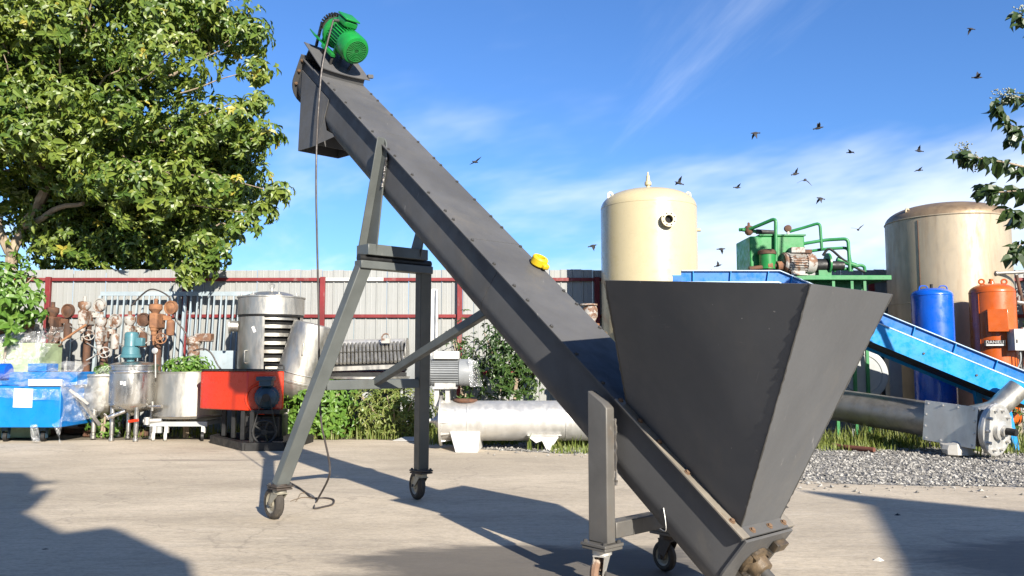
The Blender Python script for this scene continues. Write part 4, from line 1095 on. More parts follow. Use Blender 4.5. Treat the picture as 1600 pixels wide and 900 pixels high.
t.part('paper_sheet', MB().add([at(22,606.5,12.288),at(52,607.5,12.288),at(50,637,12.288),at(20,636.5,12.288)], [(0,1,2,3)]), M['paper'], label='white paper sheet taped to the front')
for px in (-15, 10, 69): 
    c = at(px,668,12.55)
    cs_ = t.part('caster', MB().lathe(V((c.x-.03,12.55,.075)), (1,.2,0), [(.02,0),(.075,.005),(.075,.055),(.02,.06)], 18), M['black'])
    t.part('caster_fork', MB().box(V((c.x,12.55,zb_-.035)), (.09,.09,.06)).box(V((c.x-.045,12.55,.115)), (.006,.06,.12)).box(V((c.x+.045,12.55,.115)), (.006,.06,.12)), M['navy'], cs_)
t.part('side_arm', MB().beam((bx1+.05,12.6,.70), (bx1+.30,12.9,.22), .03, .05).beam((bx1+.02,12.5,.78), (bx1+.26,12.6,.56), .02,.035), M['greysteel'])
def drape(q, N=26, M_=18, amp=.06, sc=2.2, seed=0):
    q = [V(p) for p in q]; mb = MB()
    for j in range(M_+1):
        for i in range(N+1):
            a, b = i/N, j/M_
            p = (q[0]*(1-a)+q[1]*a)*(1-b)+(q[3]*(1-a)+q[2]*a)*b
            w = mnoise.noise_vector(p*sc+V((seed,0,0)))*amp + mnoise.noise_vector(p*sc*3.1+V((0,seed,0)))*amp*.45
            mb.v.append(p+w)
    for j in range(M_):
        for i in range(N):
            k = j*(N+1)+i; mb.f.append((k,k+1,k+N+2,k+N+1))
    return mb
zz = zt_+.32
t.part('plastic_wrap', drape([(bx0,12.25,zt_+.02),(bx1+.10,12.25,zt_+.03),(bx1+.12,12.9,zz+.05),(bx0,12.9,zz+.08)], seed=1), M['film'], recalc=False)
t.part('plastic_wrap', drape([(bx1+.03,12.28,zt_+.05),(bx1+.42,12.95,zt_+.3),(bx1+.32,12.8,.35),(bx1+.05,12.3,.3)], seed=4, amp=.08), M['film'], recalc=False)
t.part('plastic_wrap', drape([(at(80,665,12.2).x,12.2,.28),(bx1+.12,12.2,.42),(bx1+.08,12.15,.03),(at(93,690,12.1).x,12.15,.02)], seed=6, amp=.05), M['film'], recalc=False)
t.part('plastic_wrap', drape([(at(50,668,12.2).x,12.2,.24),(at(60,668,12.2).x,12.2,.25),(at(66,690,12.15).x,12.15,.02),(at(50,690,12.15).x,12.15,.02)], 8, 8, seed=9, amp=.05), M['film'], recalc=False)
t.part('plastic_wrap', drape([(bx0,12.24,zt_-.02),(bx1+.02,12.24,zt_-.05),(bx1+.01,12.26,zt_-.22),(bx0,12.26,zt_-.12)], seed=12, amp=.03), M['film'], recalc=False)
# wrapped bundle behind
p = at(35,548,13.3)
t = Thing('wrapped_bundle', 'pale green crate bundled in clear film behind the blue machine', 'bundle', V((p.x,13.3,0)))
t.part('crate', MB().bx(p.x-.9,p.x+.38,13.12,13.8,.0,1.50), M['palegreen'], bevel=.02)
t.part('plastic_wrap', drape([(p.x-.95,13.05,1.30),(p.x+.50,13.05,1.22),(p.x+.50,13.6,1.78),(p.x-.9,13.6,1.60)], seed=21, amp=.09), M['film'], recalc=False)
t.part('plastic_wrap', drape([(p.x-.95,13.04,1.5),(p.x+.5,13.04,1.72),(p.x+.45,13.0,1.15),(p.x-.9,13.0,1.15)], seed=23, amp=.07), M['film'], recalc=False)

# pillar drills
def pillar_drill(label, px, ytop, Y, colm, headm, wheelm, flip=1, sc=1.0, cap='cup', tab=None):
    p = at(px, ytop, Y); zt = p.z; x = p.x; sc *= .74
    t = Thing('pillar_drill', label, 'pillar drill', V((x,Y,0)), 'old pillar drills along the fence')
    t.part('base', MB().bx(x-.22*sc,x+.22*sc,Y-.3,Y+.25,0,.10), colm, bevel=.015)
    co_ = t.part('column', MB().lathe(V((x,Y,.10)), cz, [(.085,0),(.085,.10),(.060,.13),(.060,zt-.42),(.075,zt-.40),(.075,zt-.30)], 18), colm)
    t.part('table', MB().bx(x-.20*sc,x+.20*sc,Y-.34,Y+.06,.86,.91).box((x,Y-.02,.84),(.16,.16,.12)), colm, bevel=.008)
    h = t.part('head', MB().box((x,Y-.06,zt-.26), (.17*sc,.36,.26)).box((x,Y-.16,zt-.38), (.13*sc,.14,.12)), headm, bevel=.03)
    t.part('quill', MB().lathe(V((x,Y-.17,zt-.66)), cz, [(.012,0),(.02,.06),(.032,.07),(.032,.16),(.045,.17),(.045,.30)], 14), headm, h)
    t.part('spindle_cap', MB().lathe(V((x,Y-.14,zt-.13)), cz, [(.06,0),(.07,.02),(.13*sc,.06),(.135*sc,.09),(.13*sc,.14),(.05,.155),(.03,.16),(.03,.24)], 20), headm, h)
    wc = V((x+flip*.24*sc, Y+.02, zt-.03))
    t.part('belt_wheel', MB().lathe(wc-V((.0,.05,0)), (.25*flip,1,0), [(.03,-.01),(.05,.0),(.095,.012),(.10,-.005),(.118,-.005),(.118,.05),(.08,.05),(.03,.05)], 26), wheelm, h)
    t.part('motor', MB().lathe(V((x+flip*.22*sc,Y+.05,zt-.50)), cz, [(.02,0),(.06,.01),(.065,.05),(.065,.22),(.06,.25),(.03,.27)], 18), wheelm, h)
    t.part('arm', MB().beam((x,Y+.02,zt-.2), (x+flip*.24*sc,Y+.04,zt-.2), .06, .08), headm, h)
    hw = V((x+flip*.16*sc, Y-.20, zt-.55)); an = V((.3*flip,-1,0)).normalized()
    mb = MB().torus(hw, an, .085, .010, 24, 6); fx, fy, _ = frame_from(an)
    for i in range(4): mb.cyl(hw, hw+fx*(.085*math.cos(i*1.571+.4))+fy*(.085*math.sin(i*1.571+.4)), .008, n=6)
    mb.cyl(hw-an*.10, hw+an*.03, .025, n=10)
    t.part('hand_wheel', mb, wheelm, h)
    for k in range(2):
        q = V((x-flip*.1*sc, Y-.1, zt-.5-.08*k)); t.part('feed_lever', MB().cyl(q, q+V((-flip*.09,-.16,.10-.2*k)), .010, n=6), M['alu'], h)
    return t
pillar_drill('rusty brown pillar drill standing farthest left behind the wrapped machine', 90, 483, 13.85, M['rust'], M['rust'], M['rust'])
pillar_drill('low pillar drill with a dusty white head half hidden by bush leaves', 52, 494, 14.1, M['rustwhite'], M['rustwhite'], M['rust'], -1)
pillar_drill('tall pillar drill with chalky white cap and dark rusty column', 139, 474, 14.1, M['rust'], M['rustwhite'], M['rustwhite'], 1, 1.05)
pillar_drill('shorter white headed pillar drill above the small steel tank', 165, 499, 13.65, M['rust'], M['rustwhite'], M['rustwhite'], 1, .9)
pillar_drill('pillar drill with grey cap and rusty round wheel behind the teal motor', 209, 497, 13.95, M['rust'], M['rustwhite'], M['rust'], 1, .95)
pillar_drill('orange rusty pillar drill with a big belt wheel beside the steel drum', 249, 478, 13.75, M['rust'], M['rustor'], M['rustor'], 1, 1.1)
# slanting rusty pipes at the far left
for a, b2, lab in (((-40,497),(60,493),'upper rusty pipe lying across at the left edge behind the bush'),((-40,528),(52,507),'lower slanting rusty pipe at the left edge'),((96,533),(135,507),'thin rusty rod leaning past the brown pillar drill')):
    p, q = at(*a,13.6), at(*b2,13.7); solo('rusty_pipe', MB().cyl(p, q, .045 if b2[0] < 100 else .02, n=12), M['rustor'] if b2[0] != 60 else M['rust'], lab, 'pipe')
# barred gate leaning on the fence
t = Thing('barred_gate', 'pale blue grey barred steel gate leaning on the fence behind the drills', 'gate', V((at(285,560,14.7).x,14.6,0)))
gx0, gx1 = at(158,460,14.72).x, at(412,460,14.72).x; gz = at(280,456,14.72).z
def gp(x, z): return V((x, 14.48+.24*z/gz, z))
t.part('top_rail', MB().beam(gp(gx0,gz-.035), gp(gx1,gz-.035), .05, .075), M['bluegrey']); t.part('bottom_rail', MB().beam(gp(gx0,.06), gp(gx1,.06), .05, .075), M['bluegrey'])
for x in (gx0, gx0+(gx1-gx0)*.52, gx1): t.part('stile', MB().beam(gp(x,.10), gp(x,gz-.075), .07, .045), M['bluegrey'])
nb = 27
for i in range(1, nb):
    x = gx0+(gx1-gx0)*i/nb + rnd.uniform(-.012,.012)
    if abs(i-nb*.52) < .6: continue
    t.part('bar', MB().beam(gp(x,.10), gp(x+rnd.uniform(-.02,.02),gz-.075), .035, .022), M['bluegrey'])
# loose cable on the gate
solo('loose_cable', MB().tube(smooth_path([at(x,y,14.2) for x,y in ((205,478),(225,458),(240,452),(262,462),(270,478),(275,500),(290,520),(300,548))],6), .014, 6), M['cable'], 'black loose cable looped over the barred gate', 'cable')
solo('loose_cable', MB().tube(smooth_path([at(x,y,13.3) for x,y in ((302,548),(318,545),(330,552),(340,570),(347,579))],6), .013, 6), M['cable'], 'black cable arching down to the red machine', 'cable')

# steel tanks
def leg_tank(label, c, r, zb, zt, lid, mat, nleg=4, a0=.4, legr=.035):
    t = Thing('steel_tank', label, 'steel tank', V((c.x,c.y,0)), None)
    h = zt-zb; k = .16
    pr = [(.03,-.04)]+[(r*math.sin(R(90)*i/8), k*(1-math.cos(R(90)*i/8))) for i in range(1,9)]+[(r,h-.05),(r+.012,h-.045),(r+.018,h-.03),(r+.012,h-.012),(r,h-.008)]
    if lid: pr += [(r-.01,h),(r-.01,h+.05),(r+.008,h+.055),(r+.008,h+.08),(r*.8,h+.11),(r*.3,h+.13),(.01,h+.135)]
    else: pr += [(r,h),(r-.012,h),(r-.015,h-.12),(.01,h-.13)]
    b = t.part('shell', MB().lathe(V((c.x,c.y,zb)), cz, pr, 48), mat, smooth=35)
    for i in range(nleg):
        a = a0+2*math.pi*i/nleg; p = V((c.x+r*.82*math.cos(a), c.y+r*.82*math.sin(a), 0))
        t.part('leg', MB().lathe(p, cz, [(.02,0),(legr*1.15,.01),(legr*1.15,.05),(legr*.8,.06),(legr*.8,.10),(legr,.11),(legr,zb+.12)], 16), mat)
    return t, b
c = at(205.5,690,12.75)
t, b = leg_tank('polished steel mixing tank with a teal motor on its lid', V((c.x,12.75,0)), .345, at(205,645,12.75).z, at(205,578,12.75).z, True, M['steel'], 4, .62)
zl = at(205,578,12.75).z+.13
mcen = V((at(205,540,12.75).x,12.75,zl))
t.part('lid_clamp', MB().torus(V((c.x,12.75,zl-.06)), cz, .33, .012, 40, 6), M['steel'], b)
mo_ = t.part('mixer_motor', MB().lathe(mcen, cz, [(.06,.0),(.06,.05),(.15,.06),(.15,.10),(.135,.11),(.125,.22),(.105,.23),(.10,.24),(.10,.42),(.085,.45),(.02,.46)], 24), M['teal'])
t.part('terminal_box', MB().box(mcen+V((.15,-.03,.30)), (.12,.12,.13)), M['teal'], mo_, bevel=.012)
t.part('outlet_valve', MB().cyl((c.x+.0,12.50,.46), (c.x-.24,12.42,.36), .030, n=12).cyl((c.x-.2,12.42,.34), (c.x-.26,12.38,.43), .014, n=8).cyl((c.x-.14,12.44,.40), (c.x-.17,12.43,.388), .042, n=12), M['steel'])
t.part('pipe', MB().cyl((c.x+.30,12.6,.52), (c.x+.55,12.5,.53), .025, n=10).cyl((c.x+.38,12.56,.46), (c.x+.38,12.56,.60), .02, n=8), M['steel'])
t.part('red_tap', MB().cyl((c.x+.10,12.42,.31), (c.x+.24,12.42,.33), .022, n=8), M['red'], label='small red tap handle under the tank')
t.part('paint_mark', MB().box((c.x-.03,12.403,zl-.32), (.035,.004,.05)).box((c.x+.02,12.404,zl-.33), (.035,.004,.06)), M['paper'])
t.part('gauge', MB().lathe(at(243,548,12.55), (0,-1,0), [(.0,0),(.04,0),(.045,.01),(.045,.03),(.038,.032),(.0,.03)], 16).cyl(at(243,552,12.56), at(243,590,12.6), .012, n=8), M['alu'])
c2 = at(158,690,13.2)
t, b = leg_tank('smaller open steel tank left of the polished mixing tank', V((c2.x,13.2,0)), .30, at(158,648,13.2).z, at(158,584,13.2).z, False, M['steelsoft'], 3, .5)
mb = MB()
for i in range(90):
    pass
# drum on casters
c3 = V((at(297,600,13.1).x,13.1,0)); r3 = .535
t = Thing('steel_drum', 'large open stainless drum on white castered frame beside the red machine', 'steel drum', c3)
z0, z1 = at(280,655,12.6).z, at(280,581,12.6).z
b = t.part('shell', MB().lathe(c3+V((0,0,z0)), cz, [(.02,-.01),(r3*.96,0),(r3,.03),(r3,z1-z0-.02),(r3+.014,z1-z0-.012),(r3+.014,z1-z0),(r3-.012,z1-z0),(r3-.015,z1-z0-.15),(.02,z1-z0-.16)], 56), M['steelsoft'], smooth=35)
t.part('bottom_ring', MB().torus(c3+V((0,0,z0+.04)), cz, r3, .012, 56, 6), M['steelsoft'], b)
fr = t.part('frame', MB().bx(c3.x-.46,c3.x+.46,12.64,12.70,.22,.29).bx(c3.x-.46,c3.x+.46,13.46,13.52,.22,.29).bx(c3.x-.40,c3.x-.34,12.702,13.458,.22,.285).bx(c3.x+.34,c3.x+.40,12.702,13.458,.22,.285).bx(c3.x-.3,c3.x-.24,12.65,12.69,.12,.22), M['palegrey'])
for x in (-.34,-.16,.40):
    w = t.part('caster', MB().lathe(V((c3.x+x,12.62,.072)), (1,.35,0), [(.02,-.02),(.07,-.02),(.07,.02),(.02,.02)], 18), M['whitep'] if x < 0.3 else M['black'], fr); t.part('caster_fork', MB().box(V((c3.x+x,12.66,.17)), (.05,.05,.10)), M['whitep'], w)
t.part('drain_valve', MB().cyl((c3.x-.5,12.62,.30), (c3.x-.24,12.66,.31), .035, n=12).cyl((c3.x-.44,12.6,.25), (c3.x-.44,12.6,.36), .045, n=12), M['alu'])
# control box & cabinet behind the drum
p = at(407,534,13.9)
t = Thing('control_box', 'small white control box on a thin stand behind the red machine', 'control box', V((p.x-.05,13.9,0)))
bb = t.part('box', MB().bx(p.x-.28,p.x+.10,13.78,13.98,p.z-.06,p.z+.10), M['paper'], bevel=.008)
for i in range(2): t.part('button', MB().cyl((p.x-.18+.14*i,13.779,p.z+.04), (p.x-.18+.14*i,13.765,p.z+.04), .016, n=10), M['hole'], bb)
t.part('stand', MB().cyl((p.x+.06,13.88,0), (p.x+.06,13.88,p.z-.06), .025, n=10), M['steelsoft'])
p0, p1 = at(312,548,14.2), at(371,548,14.2)
solo('cabinet', MB().bx(p0.x,p1.x,14.1,14.45,0,p0.z), M['bluegrey'], 'pale grey steel cabinet standing behind the open drum', 'cabinet', bevel=.01)
p = at(305,535,13.9); t = Thing('drill_head', 'dull white machine head lying above the drum among cables', 'machine head', V((p.x,13.95,0)))
t.part('casting', MB().lathe(p+V((-.02,0,-.25)), cz, [(.08,0),(.10,.05),(.10,.2),(.13,.22),(.13,.32),(.06,.36)], 18).box(p+V((.15,0,.08)), (.28,.18,.14)), M['rustwhite'], bevel=.02); t.part('stand', MB().cyl((p.x,13.95,0), (p.x,13.95,p.z-.2), .06, n=12), M['rustwhite'])

# ------------------------------------------------------------------ red machine
rl, rc, rr = at(313,610,12.15), at(386,610,11.62), at(443,610,11.78)
zt_, zb_ = at(386,580,11.62).z, at(386,642,11.62).z
t = Thing('red_machine', 'bright red orange machine with a black belt driven base', 'machine', V((rc.x,12,0)))
pl2 = [V((rl.x,12.15,zb_)), V((rl.x+.07,12.08,zb_)), V((rc.x,11.62,zb_)), V((rr.x,11.78,zb_)), V((rr.x-.25,12.7,zb_)), V((rl.x,12.9,zb_))]
t.part('hood', MB().prism(pl2, (0,0,zt_-zb_)), M['red'], bevel=.018)
tray = MB()
for i in range(len(pl2)): 
    a, b2 = pl2[i], pl2[(i+1)%len(pl2)]; tray.beam(a+cz*(zt_-zb_+.012), b2+cz*(zt_-zb_+.012), .03, .02)
t.part('rim', tray, M['black'])
t.part('handle', MB().tube(bend_path([at(413,577,11.8), at(413,570,11.8), at(444,571,11.8), at(444,579,11.8)], .03), .012, 8), M['black'])
base = [V((at(333,690,12.35).x,12.35,0)), V((at(384,704,11.25).x,11.25,0)), V((at(445,703,11.3).x,11.3,0)), V((at(445,703,11.3).x+.05,12.5,0)), V((at(333,690,12.35).x,12.9,0))]
mb = MB()
for i in range(5): mb.beam(base[i]+cz*.055, base[(i+1)%5]+cz*.055, .10, .11)
bs = t.part('base_frame', mb, M['black'])
ee = (base[1]-base[0])
for f in (.12,.42,.70,.96):
    p = base[0]+ee*f; p = p + V((.06,.12,0)); t.part('upright', MB().beam(p+cz*.11, V((p.x,p.y,zb_-.005)), .055, .055), M['black'])
for (x, y) in ((rr.x-.05,11.86),(rr.x-.30,12.6)): t.part('upright', MB().beam((x,y,.11), (x,y,zb_-.005), .06, .06), M['black'])
eng = V((at(408,665,11.75).x,11.75,0))
eb = t.part('engine', MB().box(eng+V((.02,.25,.28)), (.46,.50,.32)).box(eng+V((-.12,.12,.36)), (.26,.3,.16)), M['black'], bevel=.02)
for i in range(5): t.part('engine_fin', MB().box(eng+V((.02,.0-.012,.18+.05*i)), (.42,.02,.018)), M['black'], eb)
fw = at(413,675,11.42); fw.y = 11.42; fa = V((.22,-1,0)).normalized()
mb = MB().torus(fw, fa, .155, .020, 32, 8).cyl(fw+fa*-.14, fw+fa*.035, .04, n=14); fx, fy, _ = frame_from(fa)
for i in range(5): mb.beam(fw, fw+fx*(.15*math.cos(i*1.2566))+fy*(.15*math.sin(i*1.2566)), .035, .018)
t.part('flywheel', mb, M['black'])
mp2 = at(416,621,11.5); mp2.y = 11.52
nm = t.part('motor', MB().lathe(mp2+fa*-.22, fa, [(.05,0),(.16,.02),(.165,.05),(.165,.20),(.14,.22),(.13,.27),(.07,.31),(.05,.33)], 28), M['navy'])
mb = MB()
for i in range(22):
    a = 2*math.pi*i/22; rd = fx*math.cos(a)+fy*math.sin(a); mb.beam(mp2+fa*-.18+rd*.165, mp2+fa*-.03+rd*.165, .008, .022, up=rd)
t.part('cooling_fins', mb, M['navy'], nm)
t.part('terminal_box', MB().box(mp2+V((.0,-.02,.20)), (.17,.15,.09)).box(mp2+V((-.01,-.02,.26)), (.23,.18,.06)), M['navy'], nm, bevel=.01)
t.part('motor_ring', MB().torus(V((mp2.x-.11,11.66,mp2.z-.02)), fa, .21, .018, 30, 6), M['red'])
pu_ = mp2+fa*.12; t.part('pulley', MB().lathe(pu_-fa*.03, fa, [(.055,0),(.045,.02),(.055,.05)], 18), M['black'])
for sg in (-1,1): t.part('drive_belt', MB().beam(pu_+fx*sg*.05, fw+fx*sg*.158+fa*.03, .012, .03, up=fa), M['black'])
t.part('motor_mount', MB().box(mp2+V((0,.16,-.20)), (.40,.42,.05)), M['black'])

# ------------------------------------------------------------------ big slatted vessel and tilted drum
vc = V((at(423,520,13.75).x,13.75,0)); vr = .52
z0, z1, z2 = at(423,580,13.2).z, at(423,493,13.2).z, at(423,472,13.2).z
t = Thing('slatted_vessel', 'upright stainless vessel with slatted open side and domed lid', 'vessel', vc)
w0, w1 = math.radians(-148), math.radians(-72)
def arc(a0, a1, r, zA, zB, th=.01, n=24):
    mb = MB(); 
    for i in range(n+1):
        a = a0+(a1-a0)*i/n
        for rr_ in (r, r-th):
            for z in (zA, zB): mb.v.append(vc+V((rr_*math.cos(a), rr_*math.sin(a), z)))
    for i in range(n):
        k = i*4; mb.f += [(k,k+4,k+5,k+1),(k+2,k+3,k+7,k+6),(k,k+2,k+6,k+4),(k+1,k+5,k+7,k+3)]
    mb.f += [(0,1,3,2),(n*4,n*4+2,n*4+3,n*4+1)]; return mb
aw0, aw1 = R(-86), R(-8)      # slatted window on the right front
sh = t.part('shell', arc(aw1, aw0+2*math.pi, vr, z0-.35, z1, n=40), M['steelsoft'], smooth=35)
t.part('stile', arc(aw0-.05, aw0+.03, vr+.012, z0-.1, z1-.02, .012, 4), M['steelsoft'], sh)
hgt = (z1-z0)
for i in range(7): t.part('slat', arc(aw0, aw1, vr-.04, z0+.02+hgt*i/6.6, z0+.02+hgt*i/6.6+.055, .03, 16), M['steelsoft'])
t.part('inside_shade', arc(0, 2*math.pi-.001, vr-.11, z0-.3, z1, .01, 30), M['hole'])  # near-black sheet stands in for the shade inside the vessel
t.part('neck_band', MB().torus(vc+V((0,0,z1+.01)), cz, vr-.01, .022, 48, 8), M['black'])
lid = t.part('lid', MB().lathe(vc+V((0,0,z1+.03)), cz, [(.05,0),(vr+.02,0),(vr+.02,z2-z1+.06),(vr+.035,z2-z1+.065),(vr+.035,z2-z1+.085),(vr*.9,z2-z1+.10),(vr*.45,z2-z1+.17),(.03,z2-z1+.19)], 48), M['steelsoft'], smooth=35)
for a in (200,250,300,340): 
    p = vc+V((vr*.93*math.cos(R(a)), vr*.93*math.sin(R(a)), z2+.12)); t.part('lid_clamp', MB().box(p, (.09,.05,.04)).cyl(p, p+cz*.05, .015, n=8), M['steelsoft'], lid)
t.part('lid_eye', MB().torus(vc+V((.03,-.1,z2+.30)), (0,1,0), .04, .012, 16, 6).cyl(vc+V((.03,-.1,z2+.18)), vc+V((.03,-.1,z2+.27)), .02, n=8), M['steelsoft'], lid)
p = vc+V((vr*math.cos(R(-118)), vr*math.sin(R(-118)), z0+.33)); d = V((math.cos(R(-118)),math.sin(R(-118)),0))
t.part('handle', MB().tube(bend_path([p, p+d*.05, p+d*.05-cz*.2, p-cz*.2], .03), .011, 8), M['steelsoft'])
t.part('side_nozzle', MB().lathe(vc+V((-vr*.9,-.22,z1-.16)), (-1,-.25,0), [(.09,0),(.09,.12),(.13,.125),(.13,.15),(.08,.152)], 20), M['steelsoft'])
p = vc+V((vr*1.004*math.cos(R(-104)), vr*1.004*math.sin(R(-104)), z1-.22)); t.part('sticker', MB().box(p, (.05,.004,.10), (V((.9,-.2,.4)).normalized(), V((.2,1,0)).normalized(), V((-.4,0,.9)).normalized())), M['paper'])
t.part('base', MB().cyl(vc, vc+V((0,0,z0-.34)), vr*.8, n=24), M['greysteel'])
# tilted drum on a bowl
dx = at(470,560,13.25); tl = V((.25,-.02,1)).normalized()
zc_ = at(470,600,13.25)
t = Thing('tilted_kettle', 'tilted stainless kettle with round bowl bottom right of the slatted vessel', 'kettle', V((zc_.x,13.25,0)))
pr = [(.02,-.30)]+[(.36*math.sin(R(90)*i/8), -.30*math.cos(R(90)*i/8)) for i in range(1,9)]+[(.375,.01),(.375,.05),(.36,.055),(.355,.12),(.345,.40),(.325,.72),(.31,.95),(.30,.97),(.02,.98)]
kb = t.part('shell', MB().lathe(zc_+V((-.05,0,.02)), tl, pr, 44), M['steelsoft'], smooth=35)
for h_ in (.03,.16): t.part('band', MB().torus(zc_+V((-.05,0,.02))+tl*h_, tl, .37 if h_ < .1 else .357, .010, 44, 6), M['steelsoft'], kb)
hp_ = at(474,550,12.89); t.part('handle', MB().tube(bend_path([hp_+V((0,.06,.14)), hp_+V((0,0,.14)), hp_+V((-.02,0,-.06)), hp_+V((-.02,.06,-.06))], .03), .010, 8), M['steelsoft'])
hp_ = at(476,537,12.93); t.part('paint_mark', MB().box(hp_, (.07,.006,.03)).box(hp_+V((.0,0,.035)), (.05,.006,.02)), M['paper'])
t.part('leg', MB().cyl((zc_.x+.06,13.3,.55), (zc_.x+.16,13.2,0), .045, n=12), M['greysteel']); t.part('leg', MB().cyl((zc_.x-.1,13.45,.5), (zc_.x-.2,13.55,0), .045, n=12), M['greysteel']); t.part('leg', MB().cyl((zc_.x-.15,13.1,.45), (zc_.x-.28,13.05,0), .045, n=12), M['greysteel'])
hp_ = at(504,530,13.3); t.part('valve', MB().lathe(hp_, (1,0,0), [(.03,-.2),(.03,0),(.08,.0),(.08,.04),(.04,.05)], 16).cyl(hp_+V((0,0,-.1)), hp_+V((0,0,.08)), .03, n=10), M['rustwhite'])

# ------------------------------------------------------------------ ribbed roller machine
ry = 13.9
x0, x1 = at(508,560,ry).x, at(634,560,ry).x
t = Thing('roller_machine', 'stainless roller machine with ribbed corrugated bed on sheet metal legs', 'machine', V(((x0+x1)/2,ry,0)))
zt_ = at(570,530,ry).z; zm = at(570,571,ry).z; zlo = at(570,590,ry).z
t.part('top_cover', MB().lathe(V((x0+.05,ry+.36,zt_-.13)), (1,0,.02), [(.11,0),(.13,.0),(.13,x1-x0-.12),(.11,x1-x0-.12)], 30), M['alu'])
t.part('bed', MB().prism([V((x0,ry-.16,zm-.06)), V((x0,ry-.16,zm-.02)), V((x0,ry+.28,zt_-.10)), V((x0,ry+.28,zt_-.2))], (x1-x0,0,.04)), M['black'])
for row in range(2):
    for i in range(20):
        f = (i+.5)/20; xx = x0+.03+(x1-x0-.06)*f; a_, b_ = (.02+.5*row, .46+.5*row)
        P0 = V((xx+.045,ry-.17,zm+.02+.04*f)); P1 = V((xx-.045,ry+.24,zt_-.07+.04*f))
        t.part('roller', MB().cyl(P0.lerp(P1,a_), P0.lerp(P1,b_), .027, n=10), M['steelsoft'])
t.part('cross_rod', MB().cyl((x0+.02,ry-.065,zm+.095), (x1-.02,ry-.065,zm+.135), .012, n=6), M['black'])
t.part('front_lip', MB().prism([V((x0-.03,ry-.20,zm-.10)), V((x1-.06,ry-.20,zm-.05)), V((x1-.06,ry-.20,zm+.02)), V((x0-.03,ry-.20,zm-.03))], (0,.02,0)), M['steelsoft'])
t.part('gap_shade', MB().bx(x0-.02,x1-.02,ry-.12,ry+.4,zlo-.02,zm-.12), M['black'])  # black box: shade of the gap above the basin put into colour
t.part('basin', MB().lathe(V(((x0+x1)/2,ry+.05,zlo-.2)), cz, [(.3,0),(.68,.12),(.72,.18),(.74,.19),(.74,.22),(.66,.22)], 40), M['steelsoft'])
for sg, xx in ((-1,x0),(1,x1)):
    t.part('end_plate', MB().lathe(V((xx-.01,ry+.2,zt_-.24)), (1,0,0), [(.02,0),(.27,0),(.27,.012),(.02,.012)], 28), M['steelsoft'])
hp_ = at(603,528,ry+.1); t.part('bracket', MB().torus(hp_, (0,1,0), .07, .012, 18, 6).box(hp_-cz*.05, (.14,.1,.08)), M['rustwhite'])
p = at(572,640,ry-.35)
for xx, yy in ((p.x,ry-.3),(x1-.05,ry+.4),(x0+.1,ry+.4)):
    t.part('leg', MB().prism([V((xx-.085,yy,0)),V((xx-.035,yy,0)),V((xx-.035,yy,zlo-.06)),V((xx-.085,yy,zlo-.06))], (0,.03,0)).prism([V((xx-.035,yy-.001,0)),V((xx+.04,yy+.12,0)),V((xx+.085,yy+.12,zlo-.06)),V((xx-.035,yy-.001,zlo-.06))], (0.006,.004,0)), M['palegrey'])
# dark grey-blue cabinet in the gap right of it, white channel against the fence
p0, p1 = at(634,565,14.3), at(663,565,14.3); solo('cabinet', MB().bx(p0.x,p1.x+.2,14.2,14.6,0,p0.z+.1), M['grey'], 'dark grey cabinet between the roller machine and the grey motor', 'cabinet', bevel=.01)
p0 = at(677,452,14.75); solo('steel_channel', MB().bx(p0.x-.09,p0.x+.06,14.66,14.72,0,p0.z).bx(p0.x+.06,p0.x+.10,14.60,14.72,0,p0.z-.01), M['alu'], 'upright pale steel channel leaning on the fence behind the grey motor', 'channel')
# ------------------------------------------------------------------ horizontal screw pipe with motor
ya = 11.55; pc0 = at(700,657,ya); pr_ = .275; zc2 = pc0.z
xe = 1.35
t = Thing('screw_pipe', 'thick pale steel screw pipe with grey motor lying behind the conveyor legs', 'pipe', V((.3,ya,0)))
xs = at(688,657,ya).x
pp2 = t.part('pipe', MB().cyl((xs+.02,ya,zc2), (xe,ya,zc2), pr_, n=44), M['alu'])
t.part('seam', MB().torus(V((at(905,657,ya).x-.2,ya,zc2)), (1,0,0), pr_+.001, .006, 44, 6), M['alu'], pp2); t.part('seam', MB().torus(V((at(731,657,ya).x,ya,zc2)), (1,0,0), pr_+.001, .006, 44, 6), M['alu'], pp2)
fl = t.part('end_flange', MB().lathe(V((xs,ya,zc2)), (-1,0,0), [(.2,-.03),(.345,-.03),(.345,.0),(.33,.004),(.10,.006),(.10,.05),(.05,.06),(.05,.09),(.03,.10),(.03,.15)], 40), M['alu'])
for i in range(10):
    a = 2*math.pi*i/10; p = V((xs+.03,ya+.30*math.cos(a),zc2+.30*math.sin(a))); t.part('gusset', MB().prism([p, p+V((.13,-.02*math.cos(a),-.02*math.sin(a))), p+V((0,-.09*math.cos(a),-.09*math.sin(a)))], V((0,-math.sin(a),math.cos(a)))*.012), M['alu'], fl)
f0, f1 = at(704,690,11.25), at(750,690,11.25)
q = [(f0.x+.0,-1), (f1.x,-1), (f1.x-.0,.26), (f0.x-.02,.26)]
t.part('foot', MB().add([V((f0.x+.08,11.05,.0)),V((f1.x-.02,11.05,.0)),V((f1.x+.0,11.32,.26)),V((f0.x-.02,11.32,.26)),V((f0.x+.12,11.75,.0)),V((f1.x+.02,11.75,.0)),V((f1.x+.02,11.75,.26)),V((f0.x+.02,11.75,.26))], [(0,1,2,3),(5,4,7,6),(1,5,6,2),(4,0,3,7),(3,2,6,7),(1,0,4,5)]), M['whitep'], bevel=.006)
f0, f1 = at(826,680,11.4), at(872,680,11.4)
